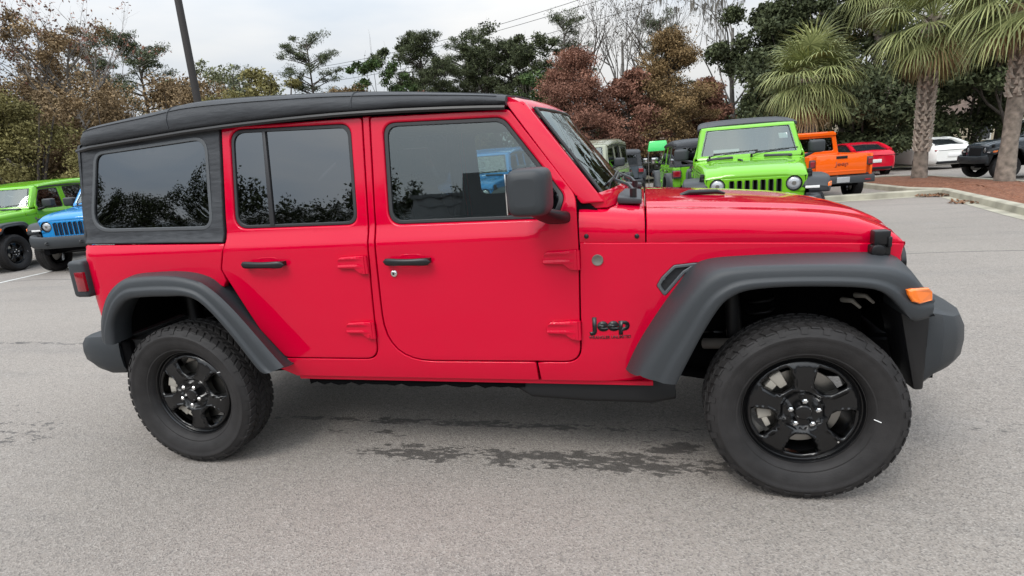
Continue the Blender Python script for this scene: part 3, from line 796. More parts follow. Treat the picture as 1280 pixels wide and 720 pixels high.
    # ---- bumpers
    def bumper(name, path, sgn):
        full = path + [(x, -y, zt, zb) for x, y, zt, zb in path[-2::-1]]
        rings = []
        for i, (x, y, zt, zb) in enumerate(full):
            a = full[max(i - 1, 0)]; c_ = full[min(i + 1, len(full) - 1)]
            t = Vector((c_[0] - a[0], c_[1] - a[1])).normalized(); nx, ny = (t.y, -t.x)
            if nx * (x + 1.5) * .35 + ny * y * 2.2 < 0: nx, ny = -nx, -ny
            ins = Vector((-nx, -ny))
            def q(d, z): return (x + ins.x * d, y + ins.y * d, z)
            h = zt - zb
            rings.append([q(.13, zt - .005), q(.05, zt), q(.022, zt - .012), q(.004, zt - h * .24), q(0, zt - h * .5), q(.006, zb + h * .22), q(.022, zb + .02), q(.04, zb), q(.13, zb + .01)])
        b = MB(); b.loft(rings, None, True, True, True)
        return b.build(name, PLAST, root, auto=32)
    fb = [(.445, -.790, .800, .475), (.500, -.805, .795, .530), (.560, -.775, .780, .540), (.625, -.69, .765, .535), (.675, -.56, .755, .53), (.70, -.40, .75, .52), (.71, 0, .75, .52)]
    bumper('front_bumper', fb, 1)
    for s_ in (-1, 1):
        b = MB(); b.hexa([(.415, s_ * .62, .462), (.452, s_ * .62, .462), (.458, s_ * .785, .466), (.42, s_ * .79, .466)], [(.325, s_ * .62, .815), (.44, s_ * .62, .80), (.45, s_ * .80, .80), (.335, s_ * .82, .815)])
        b.build('bumper_end_cap', PLAST2, root, bevel=.012)
    for s_ in (-1, 1): b = MB(); b.tube([(.60, s_ * .33, .60), (.745, s_ * .33, .60), (.77, s_ * .33, .62), (.745, s_ * .33, .65), (.60, s_ * .33, .65)], .011, 8); b.build('tow_hook', mat('hook_black', (.03, .03, .03), rough=.4), root)
    rbp = [(-3.500, -.790, .700, .465), (-3.60, -.812, .705, .470), (-3.69, -.808, .700, .492), (-3.76, -.785, .692, .515), (-3.80, -.73, .688, .535), (-3.82, -.62, .685, .54), (-3.835, -.40, .685, .54), (-3.84, 0, .685, .54)]
    bumper('rear_bumper', rbp, -1)
    b = MB(); b.box((-3.56, -.77, .47), (-3.44, .77, .66)); b.build('rear_valance', DARK, root, bevel=.02)
    # ---- tailgate, spare
    def FTg(u, v, d): return (-3.582 - .006 * (1 - (u / .76) ** 2) + d, u, v)
    tg = panel('tailgate', fillet([(-.60, 1.205, .03), (.60, 1.205, .03), (.60, .72, .05), (-.60, .72, .05)], 5), [], FTg, P, root, depth=.03, edge=.008, step=.08)
    for s_ in (-1, 1): b = MB(); b.box((-3.578, min(s_ * .607, s_ * .775), .70), (-3.54, max(s_ * .607, s_ * .775), 1.208)); b.build('rear_corner', P, root, bevel=.012)
    sp = make_wheel(root, (0, 0, 0), -1, 0); sp.name = 'spare_wheel'
    sp.location = (-3.79, .06, 1.02); sp.rotation_euler = (0, 0, -PI / 2)
    # ---- roof
    if kind == 'soft':
        RX = [-3.548, -3.538, -3.512, -3.43, -3.23, -3.02, -2.82, -2.54, -2.20, -1.98, -1.70, -1.47, -1.30, -1.195]
        RT = [1.775, 1.797, 1.817, 1.833, 1.853, 1.873, 1.893, 1.888, 1.872, 1.858, 1.832, 1.806, 1.785, 1.770]
        RB = [1.716, 1.720, 1.724, 1.728, 1.738, 1.748, 1.758, 1.766, 1.768, 1.766, 1.757, 1.745, 1.734, 1.726]
        rx, rt = sub(RX, RT, 60)
        b = MB(); rings = []
        for i, x in enumerate(rx):
            zt = rt[i]; zb = interp(x, RX, RB); rear = min(1, max(0, (-3.43 - x) / .118))
            w = .728 - .05 * rear ** 2
            h = zt - zb
            wr = .007 * noise.noise(Vector((x * 4, 0, 0))) + .0035 * math.sin(x * 7.3)
            half = [(w - .05, zb - .002), (w - .012, zb - .004), (w + .004, zb + .012), (w + .004 + wr, zb + h * .42), (w - .012 + wr, zb + h * .72), (w - .040, zb + h * .88), (w - .085, zt - h * .03), (w - .15, zt + .004), (w - .30, zt + .014), (w - .5, zt + .019), (0, zt + .021)]
            half = [(max(0, y), z) for y, z in half]
            rings.append([(x, -y, z) for y, z in half] + [(x, y, z) for y, z in half[-2::-1]])
        r0 = rings[0]; rings.insert(0, [(x - .006, y * .985, min(z, 1.74)) for x, y, z in r0])
        b.loft(rings, None, True, True, True); st_ = b.build('soft_top', FABRIC, root, auto=62)
        for kk in (4, 7):      # stitched seams running along both shoulders
            for sg in (0, 1):
                b = MB(); b.tube([(q[kk if sg == 0 else len(q) - 1 - kk][0], q[kk if sg == 0 else len(q) - 1 - kk][1] * 1.002, q[kk if sg == 0 else len(q) - 1 - kk][2] + .001) for q in rings[3:-1]], .0020, 5); b.build('seam', FABRIC, st_)
        for xi in (17, 42):
            b = MB(); b.tube([(q[0], q[1] * 1.002, q[2] + .0015) for q in rings[xi][2:-2]], .0022, 5); b.build('seam', FABRIC, st_)
        for s_ in (-1, 1):
            b = MB(); pts = [(x, s_ * (.722 if x > -3.5 else .70), interp(x, RX, RB) - .014) for x in [-3.56 + i * .118 for i in range(21)]]
            b.tube(pts, .011, 6); b.build('door_rail', PLAST2, root, auto=40)
        for side in (-1, 1):
            so_ = [(-3.535, 1.725), (-2.66, 1.764), (-2.684, 1.192), (-3.588, 1.216)]
            qw = fillet([(-3.430, 1.680, .06), (-2.745, 1.708, .07), (-2.752, 1.270, .06), (-3.500, 1.288, .10)], 7)
            def FS(x, z, dd, side=side):
                wv = .0035 * noise.noise(Vector((x * 6, z * 9, side))) * min(1, max(0, (z - 1.22) / .05))
                t = max(0, -3.50 - x)
                return (x, side * (S(x, z) + .004 + wv - 3.0 * t * t - dd), z)
            sp_ = panel('side_curtain', so_, [qw], FS, FABRIC, root, depth=.02, edge=.008, step=.045, hedge=.004, hdepth=.008)
            def FV(x, z, dd, side=side):
                u = (x + 3.12) / .36; v = (z - 1.49) / .2
                wv = .0015 * noise.noise(Vector((x * 2.2, z * 3.0, 4.0 + side))) + .004 * max(0, 1 - u * u) * max(0, 1 - v * v)
                return (x, side * (S(x, z) - .003 + wv - dd), z)
            panel('curtain_window', inset(ccw(qw), -.004), [], FV, PRIV, sp_, depth=.0005, edge=.001, step=.035)
            rimo = inset(ccw(qw), -.012)
            panel('window_welt', rimo, [inset(ccw(qw), .006)], SF(side, .0065), mat('welt', (.07, .075, .08), rough=.45), sp_, depth=.008, edge=.003, step=.04, hedge=.003)
        def FB(u, v, d): return (-3.590 + .085 * (v - 1.2) + d, u, v)
        bc = panel('rear_curtain', fillet([(-.71, 1.735, .02), (.71, 1.735, .02), (.765, 1.215, .02), (-.765, 1.215, .02)], 3), [fillet([(-.56, 1.68, .06), (.56, 1.68, .06), (.60, 1.27, .06), (-.60, 1.27, .06)], 5)], FB, FABRIC, root, depth=.02, edge=.01, step=.1, hedge=.004)
        panel('rear_window', fillet([(-.57, 1.69, .06), (.57, 1.69, .06), (.61, 1.26, .06), (-.61, 1.26, .06)], 5), [], lambda u, v, d: (-3.582 + .085 * (v - 1.2) + d, u, v), PRIV, bc, depth=.001, edge=.001, step=.1)
    # ---- inside
    b = MB(); b.box((-3.50, -.74, .60), (-.62, .74, .66)); b.box((-.90, -.70, .66), (-.62, .70, 1.20)); b.build('floor_pan', INTER, root)
    b = MB(); b.hexa([(-1.02, -.72, 1.0), (-.80, -.72, 1.0), (-.80, .72, 1.0), (-1.02, .72, 1.0)], [(-1.06, -.72, 1.20), (-.80, -.70, 1.30), (-.80, .70, 1.30), (-1.06, .72, 1.20)]); b.build('dashboard', INTER, root, bevel=.03, seg=3)
    b = MB(); ring_ = [(-1.22 + .06 * math.sin(a), .37 + .185 * math.cos(a), 1.13 + .175 * math.sin(a)) for a in [2 * PI * k / 28 for k in range(29)]]
    b.tube(ring_, .015, 8, cap=False); b.tube([(-1.22, .37, 1.13), (-1.02, .37, 1.06)], .035, 10)
    for a in (0, PI, -PI / 2): b.tube([(-1.22, .37, 1.13), (-1.22 + .06 * math.sin(a), .37 + .185 * math.cos(a), 1.13 + .175 * math.sin(a))], .014, 6)
    b.build('steering_wheel', INTER, root)
    for (sx, sy) in ((-1.62, -.36), (-1.62, .36), (-2.50, -.36), (-2.50, .36)):
        b = MB(); b.box((sx - .26, sy - .24, .80), (sx + .26, sy + .24, .93)); se = b.build('seat', SEATM, root, bevel=.045, seg=3)
        b = MB(); b.hexa([(sx - .36, sy - .23, .88), (sx - .24, sy - .23, .88), (sx - .24, sy + .23, .88), (sx - .36, sy + .23, .88)], [(sx - .50, sy - .18, 1.40), (sx - .40, sy - .18, 1.40), (sx - .40, sy + .18, 1.40), (sx - .50, sy + .18, 1.40)]); b.build('backrest', SEATM, se, bevel=.04, seg=3)
        b = MB(); b.box((sx - .53, sy - .12, 1.44), (sx - .43, sy + .12, 1.60)); b.tube([(sx - .46, sy - .06, 1.38), (sx - .48, sy - .06, 1.5)], .007, 6); b.tube([(sx - .46, sy + .06, 1.38), (sx - .48, sy + .06, 1.5)], .007, 6); b.build('headrest', SEATM, se, bevel=.02, seg=2)
    b = MB()
    for s_ in (-1, 1):
        b.tube([(-1.24, s_ * .61, 1.69), (-1.9, s_ * .61, 1.72), (-2.6, s_ * .62, 1.73), (-3.2, s_ * .66, 1.45), (-3.48, s_ * .68, 1.15)], .035, 10)
        b.tube([(-1.9, s_ * .61, 1.72), (-1.92, s_ * .70, 1.0), (-1.92, s_ * .72, .65)], .04, 10)
    b.tube([(-1.9, -.61, 1.72), (-1.9, .61, 1.72)], .035, 10); b.tube([(-2.6, -.62, 1.73), (-2.6, .62, 1.73)], .035, 10)
    b.build('roll_cage', INTER, root)
    # ---- underbody
    b = MB()
    for s_ in (-1, 1): b.box((-3.75, s_ * .44 - .05, .40), (.62, s_ * .44 + .05, .58))
    b.box((-2.4, -.66, .44), (-.62, .66, .60)); b.box((-2.2, -.56, .385), (-1.3, -.40, .5)); b.box((.36, -.45, .45), (.46, .45, .60)); b.box((-3.55, -.45, .45), (-3.45, .45, .62))
    b.box((-.50, -.42, .60), (.34, .42, 1.02)); b.build('frame', DARK, root)
    b = MB()
    rr = []
    for x, zt, zb in ((-1.25, .47, .418), (-1.17, .47, .366), (-.90, .47, .352), (-.61, .47, .350), (-.50, .47, .375)):
        rr.append([(x, -.715, zt), (x, -.735, zb + .015), (x, -.725, zb), (x, -.40, zb), (x, -.40, zt)])
    b.loft(rr, None, True, True, False); b.build('skid_plate', mat('skid_black', (.007, .007, .0075), rough=.5, spec=.35), root, bevel=.006)
    b = MB(); rr = []
    for x, zb in ((-2.95, .40), (-2.7, .34), (-2.0, .36), (-1.75, .42)): rr.append([(x, -.30, .50), (x, -.30, zb), (x, .30, zb), (x, .30, .50)])
    b.loft(rr, None, True, True, False); b.build('fuel_tank', DARK, root, bevel=.02)
    for x in (0, -3.008):
        b = MB(); b.tube([(x, -.70, .395), (x, .70, .395)], .042, 12); b.lathe([(0, -.14), (.08, -.13), (.13, -.06), (.135, .02), (.10, .09), (.05, .13)], axis='y', n=20, m=None, c=(x, .16 if x == 0 else 0, .39))
        b.build('axle', mat('axle_black', (.018, .018, .019), rough=.5), root, auto=40)
        for s_ in (-1, 1):
            pts = []; 
            for k in range(0, 66):
                a = k * .6; pts.append((x - .10 + .055 * math.cos(a), s_ * .46 + .055 * math.sin(a), .46 + k * .0052))
            b = MB(); b.tube(pts, .008, 6); b.build('coil_spring', PLAST2, root)
            b = MB(); b.tube([(x - .20, s_ * .53, .40), (x - .22, s_ * .50, .62)], .028, 10); b.tube([(x - .22, s_ * .50, .60), (x - .24, s_ * .48, .90)], .036, 10); b.build('shock_absorber', mat('shock_black', (.012, .012, .013), rough=.5), root, auto=40)
            b = MB(); b.tube([(x - .12, s_ * .52, .38), (x - .75 if x == 0 else x + .8, s_ * .50, .46)], .024, 8); b.build('control_arm', DARK, root)
    b = MB(); b.tube([(.02, -.60, .43), (.12, -.48, .47), (.18, .3, .46)], .018, 8); b.tube([(-.08, -.62, .52), (-.20, -.60, .60), (-.36, -.52, .57)], .026, 8); b.build('steering_linkage', mat('dull_steel', (.11, .10, .09), rough=.6), root)
    b = MB(); b.tube([(-.9, .25, .47), (-2.2, -.20, .45), (-2.45, -.42, .45)], .03, 8); b.tube([(-3.0, -.32, .52), (-3.45, -.45, .50), (-3.62, -.52, .47)], .03, 8); b.tube([(-3.20, -.42, .50), (-3.52, -.46, .50)], .09, 14)
    b.build('exhaust', STEEL, root, auto=50)
    for x_, r_ in ((-2.33, .016), (-.98, .012)): b = MB(); b.tube([(x_, -.68, .455), (x_, -.72, .442)], r_, 10); b.build('drain_plug', CHROME, root)
    for (x, z) in ((.20, .80), (.25, .82)): b = MB(); b.tube([(x, -.60, z), (x + .02, -.66, z + .01), (x + .05, -.66, z - .02)], [.012, .010, .006], 8); b.build('bracket', CAST, root)
    b = MB(); b.tube([(-.36, -.56, .82), (-.46, -.60, .80)], .006, 6); b.build('brake_line', CAST, root)
    for s_ in (-1, 1):
        b = MB(); rg = random.Random(8); rr = []
        for k in range(30):
            x = -2.36 + k * .040; zb = .418 + rg.uniform(-.008, .010); rr.append([(x, s_ * .742, .465), (x, s_ * .738, zb), (x, s_ * .70, zb - .004), (x, s_ * .69, .465)])
        b.loft(rr, None, True, True, False); b.build('sill_underside', DARK, root)
    # ---- wheels
    make_wheel(root, (0, -.79, .389), -1, 0); make_wheel(root, (0, .79, .389), 1, 0)
    make_wheel(root, (-3.008, -.79, .389), -1, R(-36) ); make_wheel(root, (-3.008, .79, .389), 1, R(20))
    return root

def children(o): return [c for c in bpy.data.objects if c.parent == o]
def kids_map():
    m = {}
    for o in bpy.data.objects:
        if o.parent: m.setdefault(o.parent.name, []).append(o)
    return m
def copy_tree(o, km, swap=None, skip=(), parent=None):
    c = o.copy(); col.objects.link(c); c.parent = parent
    if o.type == 'MESH' and swap:
        key = (o.data.name, tuple(sorted((a.name, b.name) for a, b in swap.items())))
        if any(m in swap for m in o.data.materials):
            for i, m in enumerate(o.data.materials):
                if m in swap: c.material_slots[i].link = 'OBJECT'; c.material_slots[i].material = swap[m]
    for k in km.get(o.name, []):
        if k.name.split('.')[0] in skip: continue
        copy_tree(k, km, swap, skip, c)
    return c

def zg(y): return -.02 * min(60, max(0, y - 1.2))
hero = build_wagon()
tag(hero, 'large red four-door off-road car with black soft top, side-on in the foreground', 'off-road car')
# ------------------------------------------------------------------ ground
class SN:
    """tiny node helper"""
    def __init__(s, name):
        s.m = bpy.data.materials.new(name); s.m.use_nodes = True; s.nt = s.m.node_tree; s.p = s.nt.nodes['Principled BSDF']
        s.tc = s.nt.nodes.new('ShaderNodeTexCoord').outputs['Object']
        s.sep = s.nt.nodes.new('ShaderNodeSeparateXYZ'); s.nt.links.new(s.tc, s.sep.inputs[0])
    def put(s, sock, v):
        if isinstance(v, bpy.types.NodeSocket): s.nt.links.new(v, sock)
        elif hasattr(v, '__len__') and len(v) == 3 and sock.type == 'RGBA': sock.default_value = (*v, 1)
        else: sock.default_value = v
    def math(s, op, a, b=0, c=0, clamp=False):
        n = s.nt.nodes.new('ShaderNodeMath'); n.operation = op; n.use_clamp = clamp
        s.put(n.inputs[0], a); s.put(n.inputs[1], b); s.put(n.inputs[2], c); return n.outputs[0]
    def mapv(s, scale=(1, 1, 1), loc=(0, 0, 0), rz=0):
        n = s.nt.nodes.new('ShaderNodeMapping'); s.nt.links.new(s.tc, n.inputs[0]); n.inputs['Scale'].default_value = scale; n.inputs['Location'].default_value = loc; n.inputs['Rotation'].default_value = (0, 0, rz); return n.outputs[0]
    def noise(s, scale, detail=2, rough=.5, v=None):
        n = s.nt.nodes.new('ShaderNodeTexNoise'); s.nt.links.new(v or s.tc, n.inputs[0]); n.inputs['Scale'].default_value = scale; n.inputs['Detail'].default_value = detail; n.inputs['Roughness'].default_value = rough; return n.outputs[0]
    def vor(s, scale, v=None, out='Distance', feat='F1'):
        n = s.nt.nodes.new('ShaderNodeTexVoronoi'); n.feature = feat; s.nt.links.new(v or s.tc, n.inputs[0]); n.inputs['Scale'].default_value = scale; return n.outputs[out]
    def ss(s, x, a, b):
        n = s.nt.nodes.new('ShaderNodeMapRange'); n.interpolation_type = 'SMOOTHSTEP'; s.put(n.inputs[0], x); n.inputs[1].default_value = a; n.inputs[2].default_value = b; return n.outputs[0]
    def mix(s, f, a, b):
        n = s.nt.nodes.new('ShaderNodeMix'); n.data_type = 'RGBA'; s.put(n.inputs[0], f); s.put(n.inputs[6], a); s.put(n.inputs[7], b); return n.outputs[2]
    def bump(s, h, st=.5, d=.01, prev=None):
        n = s.nt.nodes.new('ShaderNodeBump'); n.inputs['Strength'].default_value = st; n.inputs['Distance'].default_value = d; s.put(n.inputs['Height'], h)
        if prev: s.nt.links.new(prev, n.inputs['Normal'])
        return n.outputs[0]
    def ell(s, cx, cy, rx, ry, soft=.35):
        a = s.math('POWER', s.math('ABSOLUTE', s.math('DIVIDE', s.math('SUBTRACT', s.sep.outputs[0], cx), rx)), 2)
        b = s.math('POWER', s.math('ABSOLUTE', s.math('DIVIDE', s.math('SUBTRACT', s.sep.outputs[1], cy), ry)), 2)
        return s.ss(s.math('ADD', a, b), 1.0, 1.0 - soft * 2 if soft < .5 else 0)

def asphalt():
    s = SN('asphalt')
    big = s.noise(.22, 4, .6); mid = s.noise(1.6, 5, .6); streak = s.noise(1.0, 4, .6, s.mapv((.35, 2.2, 1), rz=R(4)))
    col_ = s.mix(s.ss(big, .35, .65), (.240, .214, .190), (.276, .246, .218))
    col_ = s.mix(s.math('MULTIPLY', s.ss(streak, .50, .72), .45), col_, (.165, .154, .145))
    col_ = s.mix(s.math('MULTIPLY', s.ss(mid, .55, .75), .35), col_, (.31, .288, .266))
    # stones in the binder
    wn = s.vor(150, out='Color'); wsep = s.nt.nodes.new('ShaderNodeSeparateColor'); s.nt.links.new(wn, wsep.inputs[0])
    st = wsep.outputs[0]
    col_ = s.mix(s.math('MULTIPLY', s.ss(st, .55, .95), .50), col_, (.40, .37, .335))
    col_ = s.mix(s.math('MULTIPLY', s.ss(wsep.outputs[1], .62, .98), .50), col_, (.085, .078, .074))
    cn = s.vor(46, out='Color'); cs = s.nt.nodes.new('ShaderNodeSeparateColor'); s.nt.links.new(cn, cs.inputs[0])
    col_ = s.mix(s.math('MULTIPLY', s.ss(cs.outputs[0], .80, .98), .12), col_, (.42, .39, .355))
    col_ = s.mix(s.math('MULTIPLY', s.ss(cs.outputs[1], .82, .98), .14), col_, (.085, .08, .08))
    fn = s.noise(70, 3, .7)
    col_ = s.mix(s.math('MULTIPLY', s.ss(fn, .42, .7), .2), col_, (.11, .10, .095))
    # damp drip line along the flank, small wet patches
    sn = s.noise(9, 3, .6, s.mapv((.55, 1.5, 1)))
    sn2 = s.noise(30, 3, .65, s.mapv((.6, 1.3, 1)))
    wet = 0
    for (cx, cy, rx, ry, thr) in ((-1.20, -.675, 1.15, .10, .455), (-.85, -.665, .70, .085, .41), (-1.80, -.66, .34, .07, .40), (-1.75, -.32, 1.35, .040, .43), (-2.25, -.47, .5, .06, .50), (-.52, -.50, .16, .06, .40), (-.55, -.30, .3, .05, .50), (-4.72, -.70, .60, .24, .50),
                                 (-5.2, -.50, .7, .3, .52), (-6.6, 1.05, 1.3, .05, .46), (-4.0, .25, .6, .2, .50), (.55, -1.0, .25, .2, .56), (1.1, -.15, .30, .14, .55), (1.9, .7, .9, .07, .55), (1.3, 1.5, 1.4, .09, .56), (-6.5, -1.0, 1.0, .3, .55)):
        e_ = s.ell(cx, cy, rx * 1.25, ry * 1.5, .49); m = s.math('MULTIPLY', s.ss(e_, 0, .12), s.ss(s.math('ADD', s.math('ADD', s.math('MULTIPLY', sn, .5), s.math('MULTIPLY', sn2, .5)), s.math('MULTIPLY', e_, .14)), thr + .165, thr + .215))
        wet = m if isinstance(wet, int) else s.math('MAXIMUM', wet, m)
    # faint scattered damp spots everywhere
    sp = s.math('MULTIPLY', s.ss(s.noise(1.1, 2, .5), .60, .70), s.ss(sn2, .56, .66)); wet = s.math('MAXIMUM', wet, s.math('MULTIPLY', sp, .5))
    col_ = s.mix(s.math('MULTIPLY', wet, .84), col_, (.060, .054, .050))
    # long tar joint
    j = s.math('ABSOLUTE', s.math('ADD', s.math('SUBTRACT', s.sep.outputs[1], 5.2), s.math('MULTIPLY', s.noise(.4, 3), .9)))
    col_ = s.mix(s.math('MULTIPLY', s.ss(j, .035, .012), .6), col_, (.05, .05, .05))
    s.put(s.p.inputs['Base Color'], col_)
    s.put(s.p.inputs['Roughness'], s.math('SUBTRACT', .86, s.math('MULTIPLY', wet, .32)))
    s.p.inputs['Specular IOR Level'].default_value = .35
    h = s.math('ADD', s.math('MULTIPLY', s.vor(150), .7), s.math('MULTIPLY', fn, .8))
    s.put(s.p.inputs['Normal'], s.bump(s.noise(3, 3), .25, .03, s.bump(h, .75, .006)))
    return s.m
def ground_sheet():
    xs = [-400, -80, -30, -12, 12, 30, 80, 400]; ys = [-300, -60, -12, 1.2, 20, 61.2, 150, 600]
    b = MB(); vs = [(x, y, zg(y)) for y in ys for x in xs]; n = len(xs)
    b.add(vs, [(j * n + i, j * n + i + 1, (j + 1) * n + i + 1, (j + 1) * n + i) for j in range(len(ys) - 1) for i in range(n - 1)])
    return tag(b.build('ground', asphalt()), kind='structure')
ground_sheet()
def sheet(name, poly, off, m, kind='structure', **k):
    b = MB(); b.add([(x, y, zg(y) + off) for x, y in poly], [tuple(range(len(poly)))]); return b.build(name, m)
PAINTW = mat('worn_white_line', (.52, .52, .50), rough=.8, var=.25, vscale=9, detail=6)
GRASS = mat('dry_verge', (.085, .075, .040), rough=.95, var=.5, vscale=3)
for (a, b_) in (((-14.9, 4.3), (-16.1, 9.4)), ((-12.2, 4.2), (-13.4, 9.2)), ((-9.6, 4.1), (-10.7, 9.0))):
    d = (Vector(b_) - Vector(a)).normalized(); n_ = Vector((-d.y, d.x)) * .05
    tag(sheet('painted_line', [tuple(Vector(a) - n_), tuple(Vector(a) + n_), tuple(Vector(b_) + n_), tuple(Vector(b_) - n_)], .004, PAINTW), kind='structure')
tag(sheet('verge', [(-40, 11.5), (-22, 13.2), (-15.5, 19), (-14.5, 26), (-13, 60), (-60, 60), (-60, 11)], .006, GRASS), kind='structure')
tag(sheet('far_verge', [(-13, 34), (-4.2, 38), (-3.5, 30), (1.2, 31.5), (3.5, 29.5), (7, 27), (20, 36), (60, 34), (60, 150), (-60, 150), (-60, 60.5), (-13, 60.5)], .006, GRASS), kind='structure')

# planting island
def mulch():
    s = SN('mulch'); n1 = s.noise(9, 5, .7); n2 = s.vor(38, s.mapv((1, .6, 1)), out='Color'); sc_ = s.nt.nodes.new('ShaderNodeSeparateColor'); s.nt.links.new(n2, sc_.inputs[0])
    c_ = s.mix(s.ss(n1, .35, .65), (.17, .062, .030), (.26, .105, .055)); c_ = s.mix(s.math('MULTIPLY', s.ss(sc_.outputs[0], .3, 1), .6), c_, (.075, .03, .017)); c_ = s.mix(s.math('MULTIPLY', s.ss(sc_.outputs[1], .75, 1), .5), c_, (.36, .20, .12))
    s.put(s.p.inputs['Base Color'], c_); s.p.inputs['Roughness'].default_value = .95; s.put(s.p.inputs['Normal'], s.bump(s.math('ADD', sc_.outputs[0], n1), 1, .04)); return s.m
CONC = mat('kerb_concrete', (.33, .31, .245), rough=.85, var=.25, vscale=2.5, bump=.6, bscale=60, detail=6)
isl = [(6.34, 20.5), (6.43, 14.45), (6.85, 13.3), (5.90, 8.4), (5.3, 5.0), (8.7, 5.0), (9.25, 14.7), (9.22, 19.8), (8.5, 21.2)]
def mulch_bed():
    o_ = dens(fillet([(x, y, .5) for x, y in isl], 5), .6); o_ = ccw(o_)
    rng = random.Random(5); b = MB(); rings = []
    cx = sum(p[0] for p in o_) / len(o_); cy = sum(p[1] for p in o_) / len(o_)
    for k, t in enumerate((1, .96, .85, .65, .4, .15)):
        rings.append([(cx + (x - cx) * t, cy + (y - cy) * t, zg(cy + (y - cy) * t) + .10 + .10 * (1 - t) ** .7 + (rng.uniform(-.012, .02) if k else 0)) for x, y in o_])
    b.loft(rings, None, True, False, True); b.add(rings[-1], [tuple(range(len(o_)))])
    return tag(b.build('mulch_bed', mulch()), kind='structure')
mulch_bed()
def kerb(path, closed):
    pts = [Vector(p) for p in path]; rings = []; n = len(pts)
    for i, p in enumerate(pts):
        a = pts[i - 1] if (closed or i) else p; c = pts[(i + 1) % n] if (closed or i < n - 1) else p
        t = (c - a).normalized(); m = Vector((t.y, -t.x))
        z = zg(p.y)
        rings.append([(p.x + m.x * d, p.y + m.y * d, z + h) for d, h in ((.12, -.05), (.10, .125), (.07, .145), (-.06, .15), (-.08, .14), (-.08, -.05))])
    if closed: rings.append(rings[0])
    b = MB(); b.loft(rings, None, True, not closed, False); return b.build('kerb', CONC)
tag(kerb(ccw(dens(fillet([(x, y, .5) for x, y in isl], 5), .6)), True), kind='structure')
tag(kerb([(1.8, 12.55), (3.7, 12.80), (5.2, 13.03), (6.72, 13.26)], False), kind='structure')
gut = [(5.72, 8.45), (5.90, 8.4), (6.85, 13.2), (3.7, 12.66), (3.72, 12.5), (6.50, 12.9)]
tag(sheet('gutter', [(1.8, 12.1), (6.45, 12.80), (5.55, 8.35), (5.0, 5.0), (5.2, 5.0), (5.80, 8.4), (6.75, 13.15), (1.8, 12.45)], .005, CONC), kind='structure')
LEAFD = mat('dead_leaf', (.16, .075, .035), rough=.9, var=.4, vscale=5)
def litter(cx, cy, n, r, seed):
    rng = random.Random(seed); b = MB()
    for i in range(n):
        a = rng.uniform(0, 2 * PI); q = r * rng.random() ** .5; x = cx + q * math.cos(a) * 1.2; y = cy + q * math.sin(a); z = zg(y) + rng.uniform(.012, .05)
        u = Vector((rng.uniform(-1, 1), rng.uniform(-1, 1), rng.uniform(-.4, .4))).normalized() * rng.uniform(.02, .05); v = u.cross(Vector((rng.uniform(-.3, .3), rng.uniform(-.3, .3), 1))).normalized() * .018
        c = Vector((x, y, z)); b.add([c - u - v, c + u - v, c + u + v, c - u + v], [(0, 1, 2, 3)])
    return tag(b.build('leaf_litter', LEAFD), kind='stuff')
litter(6.45, 12.85, 160, .35, 1); litter(6.25, 10.8, 140, .38, 2)

# ------------------------------------------------------------------ vegetation
def leafmat(name, c0, c1, rough=.75):
    if name in MATS: return MATS[name]
    m = bpy.data.materials.new(name); m.use_nodes = True; nt = m.node_tree; p = nt.nodes['Principled BSDF']; p.inputs['Roughness'].default_value = rough; p.inputs['Specular IOR Level'].default_value = .2
    g = nt.nodes.new('ShaderNodeNewGeometry'); r = nt.nodes.new('ShaderNodeValToRGB'); nt.links.new(g.outputs['Random Per Island'], r.inputs[0])
    r.color_ramp.elements[0].color = (*c0, 1); r.color_ramp.elements[1].color = (*c1, 1)
    t = nt.nodes.new('ShaderNodeTexCoord'); n = nt.nodes.new('ShaderNodeTexNoise'); n.inputs['Scale'].default_value = .9; nt.links.new(t.outputs['Object'], n.inputs[0])
    h = nt.nodes.new('ShaderNodeHueSaturation'); nt.links.new(r.outputs[0], h.inputs['Color'])
    mr_ = nt.nodes.new('ShaderNodeMapRange'); nt.links.new(n.outputs[0], mr_.inputs[0]); mr_.inputs[1].default_value = .3; mr_.inputs[2].default_value = .7; mr_.inputs[3].default_value = .6; mr_.inputs[4].default_value = 1.4
    nt.links.new(mr_.outputs[0], h.inputs['Value']); nt.links.new(h.outputs[0], p.inputs['Base Color'])
    MATS[name] = m; return m
BARK = mat('bark', (.075, .062, .052), rough=.95, var=.4, vscale=4)
BARKG = mat('grey_bark', (.17, .155, .14), rough=.95, var=.4, vscale=4)
LM = dict(
    pine=leafmat('pine_needles', (.045, .058, .030), (.115, .130, .066)), oak=leafmat('oak_leaves', (.030, .039, .018), (.095, .110, .052)),
    rust=leafmat('rust_leaves', (.15, .070, .048), (.27, .135, .093)), ochre=leafmat('ochre_leaves', (.13, .088, .042), (.25, .165, .075)),
    olive=leafmat('olive_leaves', (.11, .098, .034), (.215, .19, .072)), brown=leafmat('brown_leaves', (.145, .10, .055), (.265, .185, .100)),
    green=leafmat('green_leaves', (.025, .05, .015), (.085, .125, .04)), pale=leafmat('pale_leaves', (.09, .10, .05), (.24, .25, .13)),
    moss=leafmat('hanging_moss', (.09, .085, .075), (.22, .20, .17)))
import numpy as np
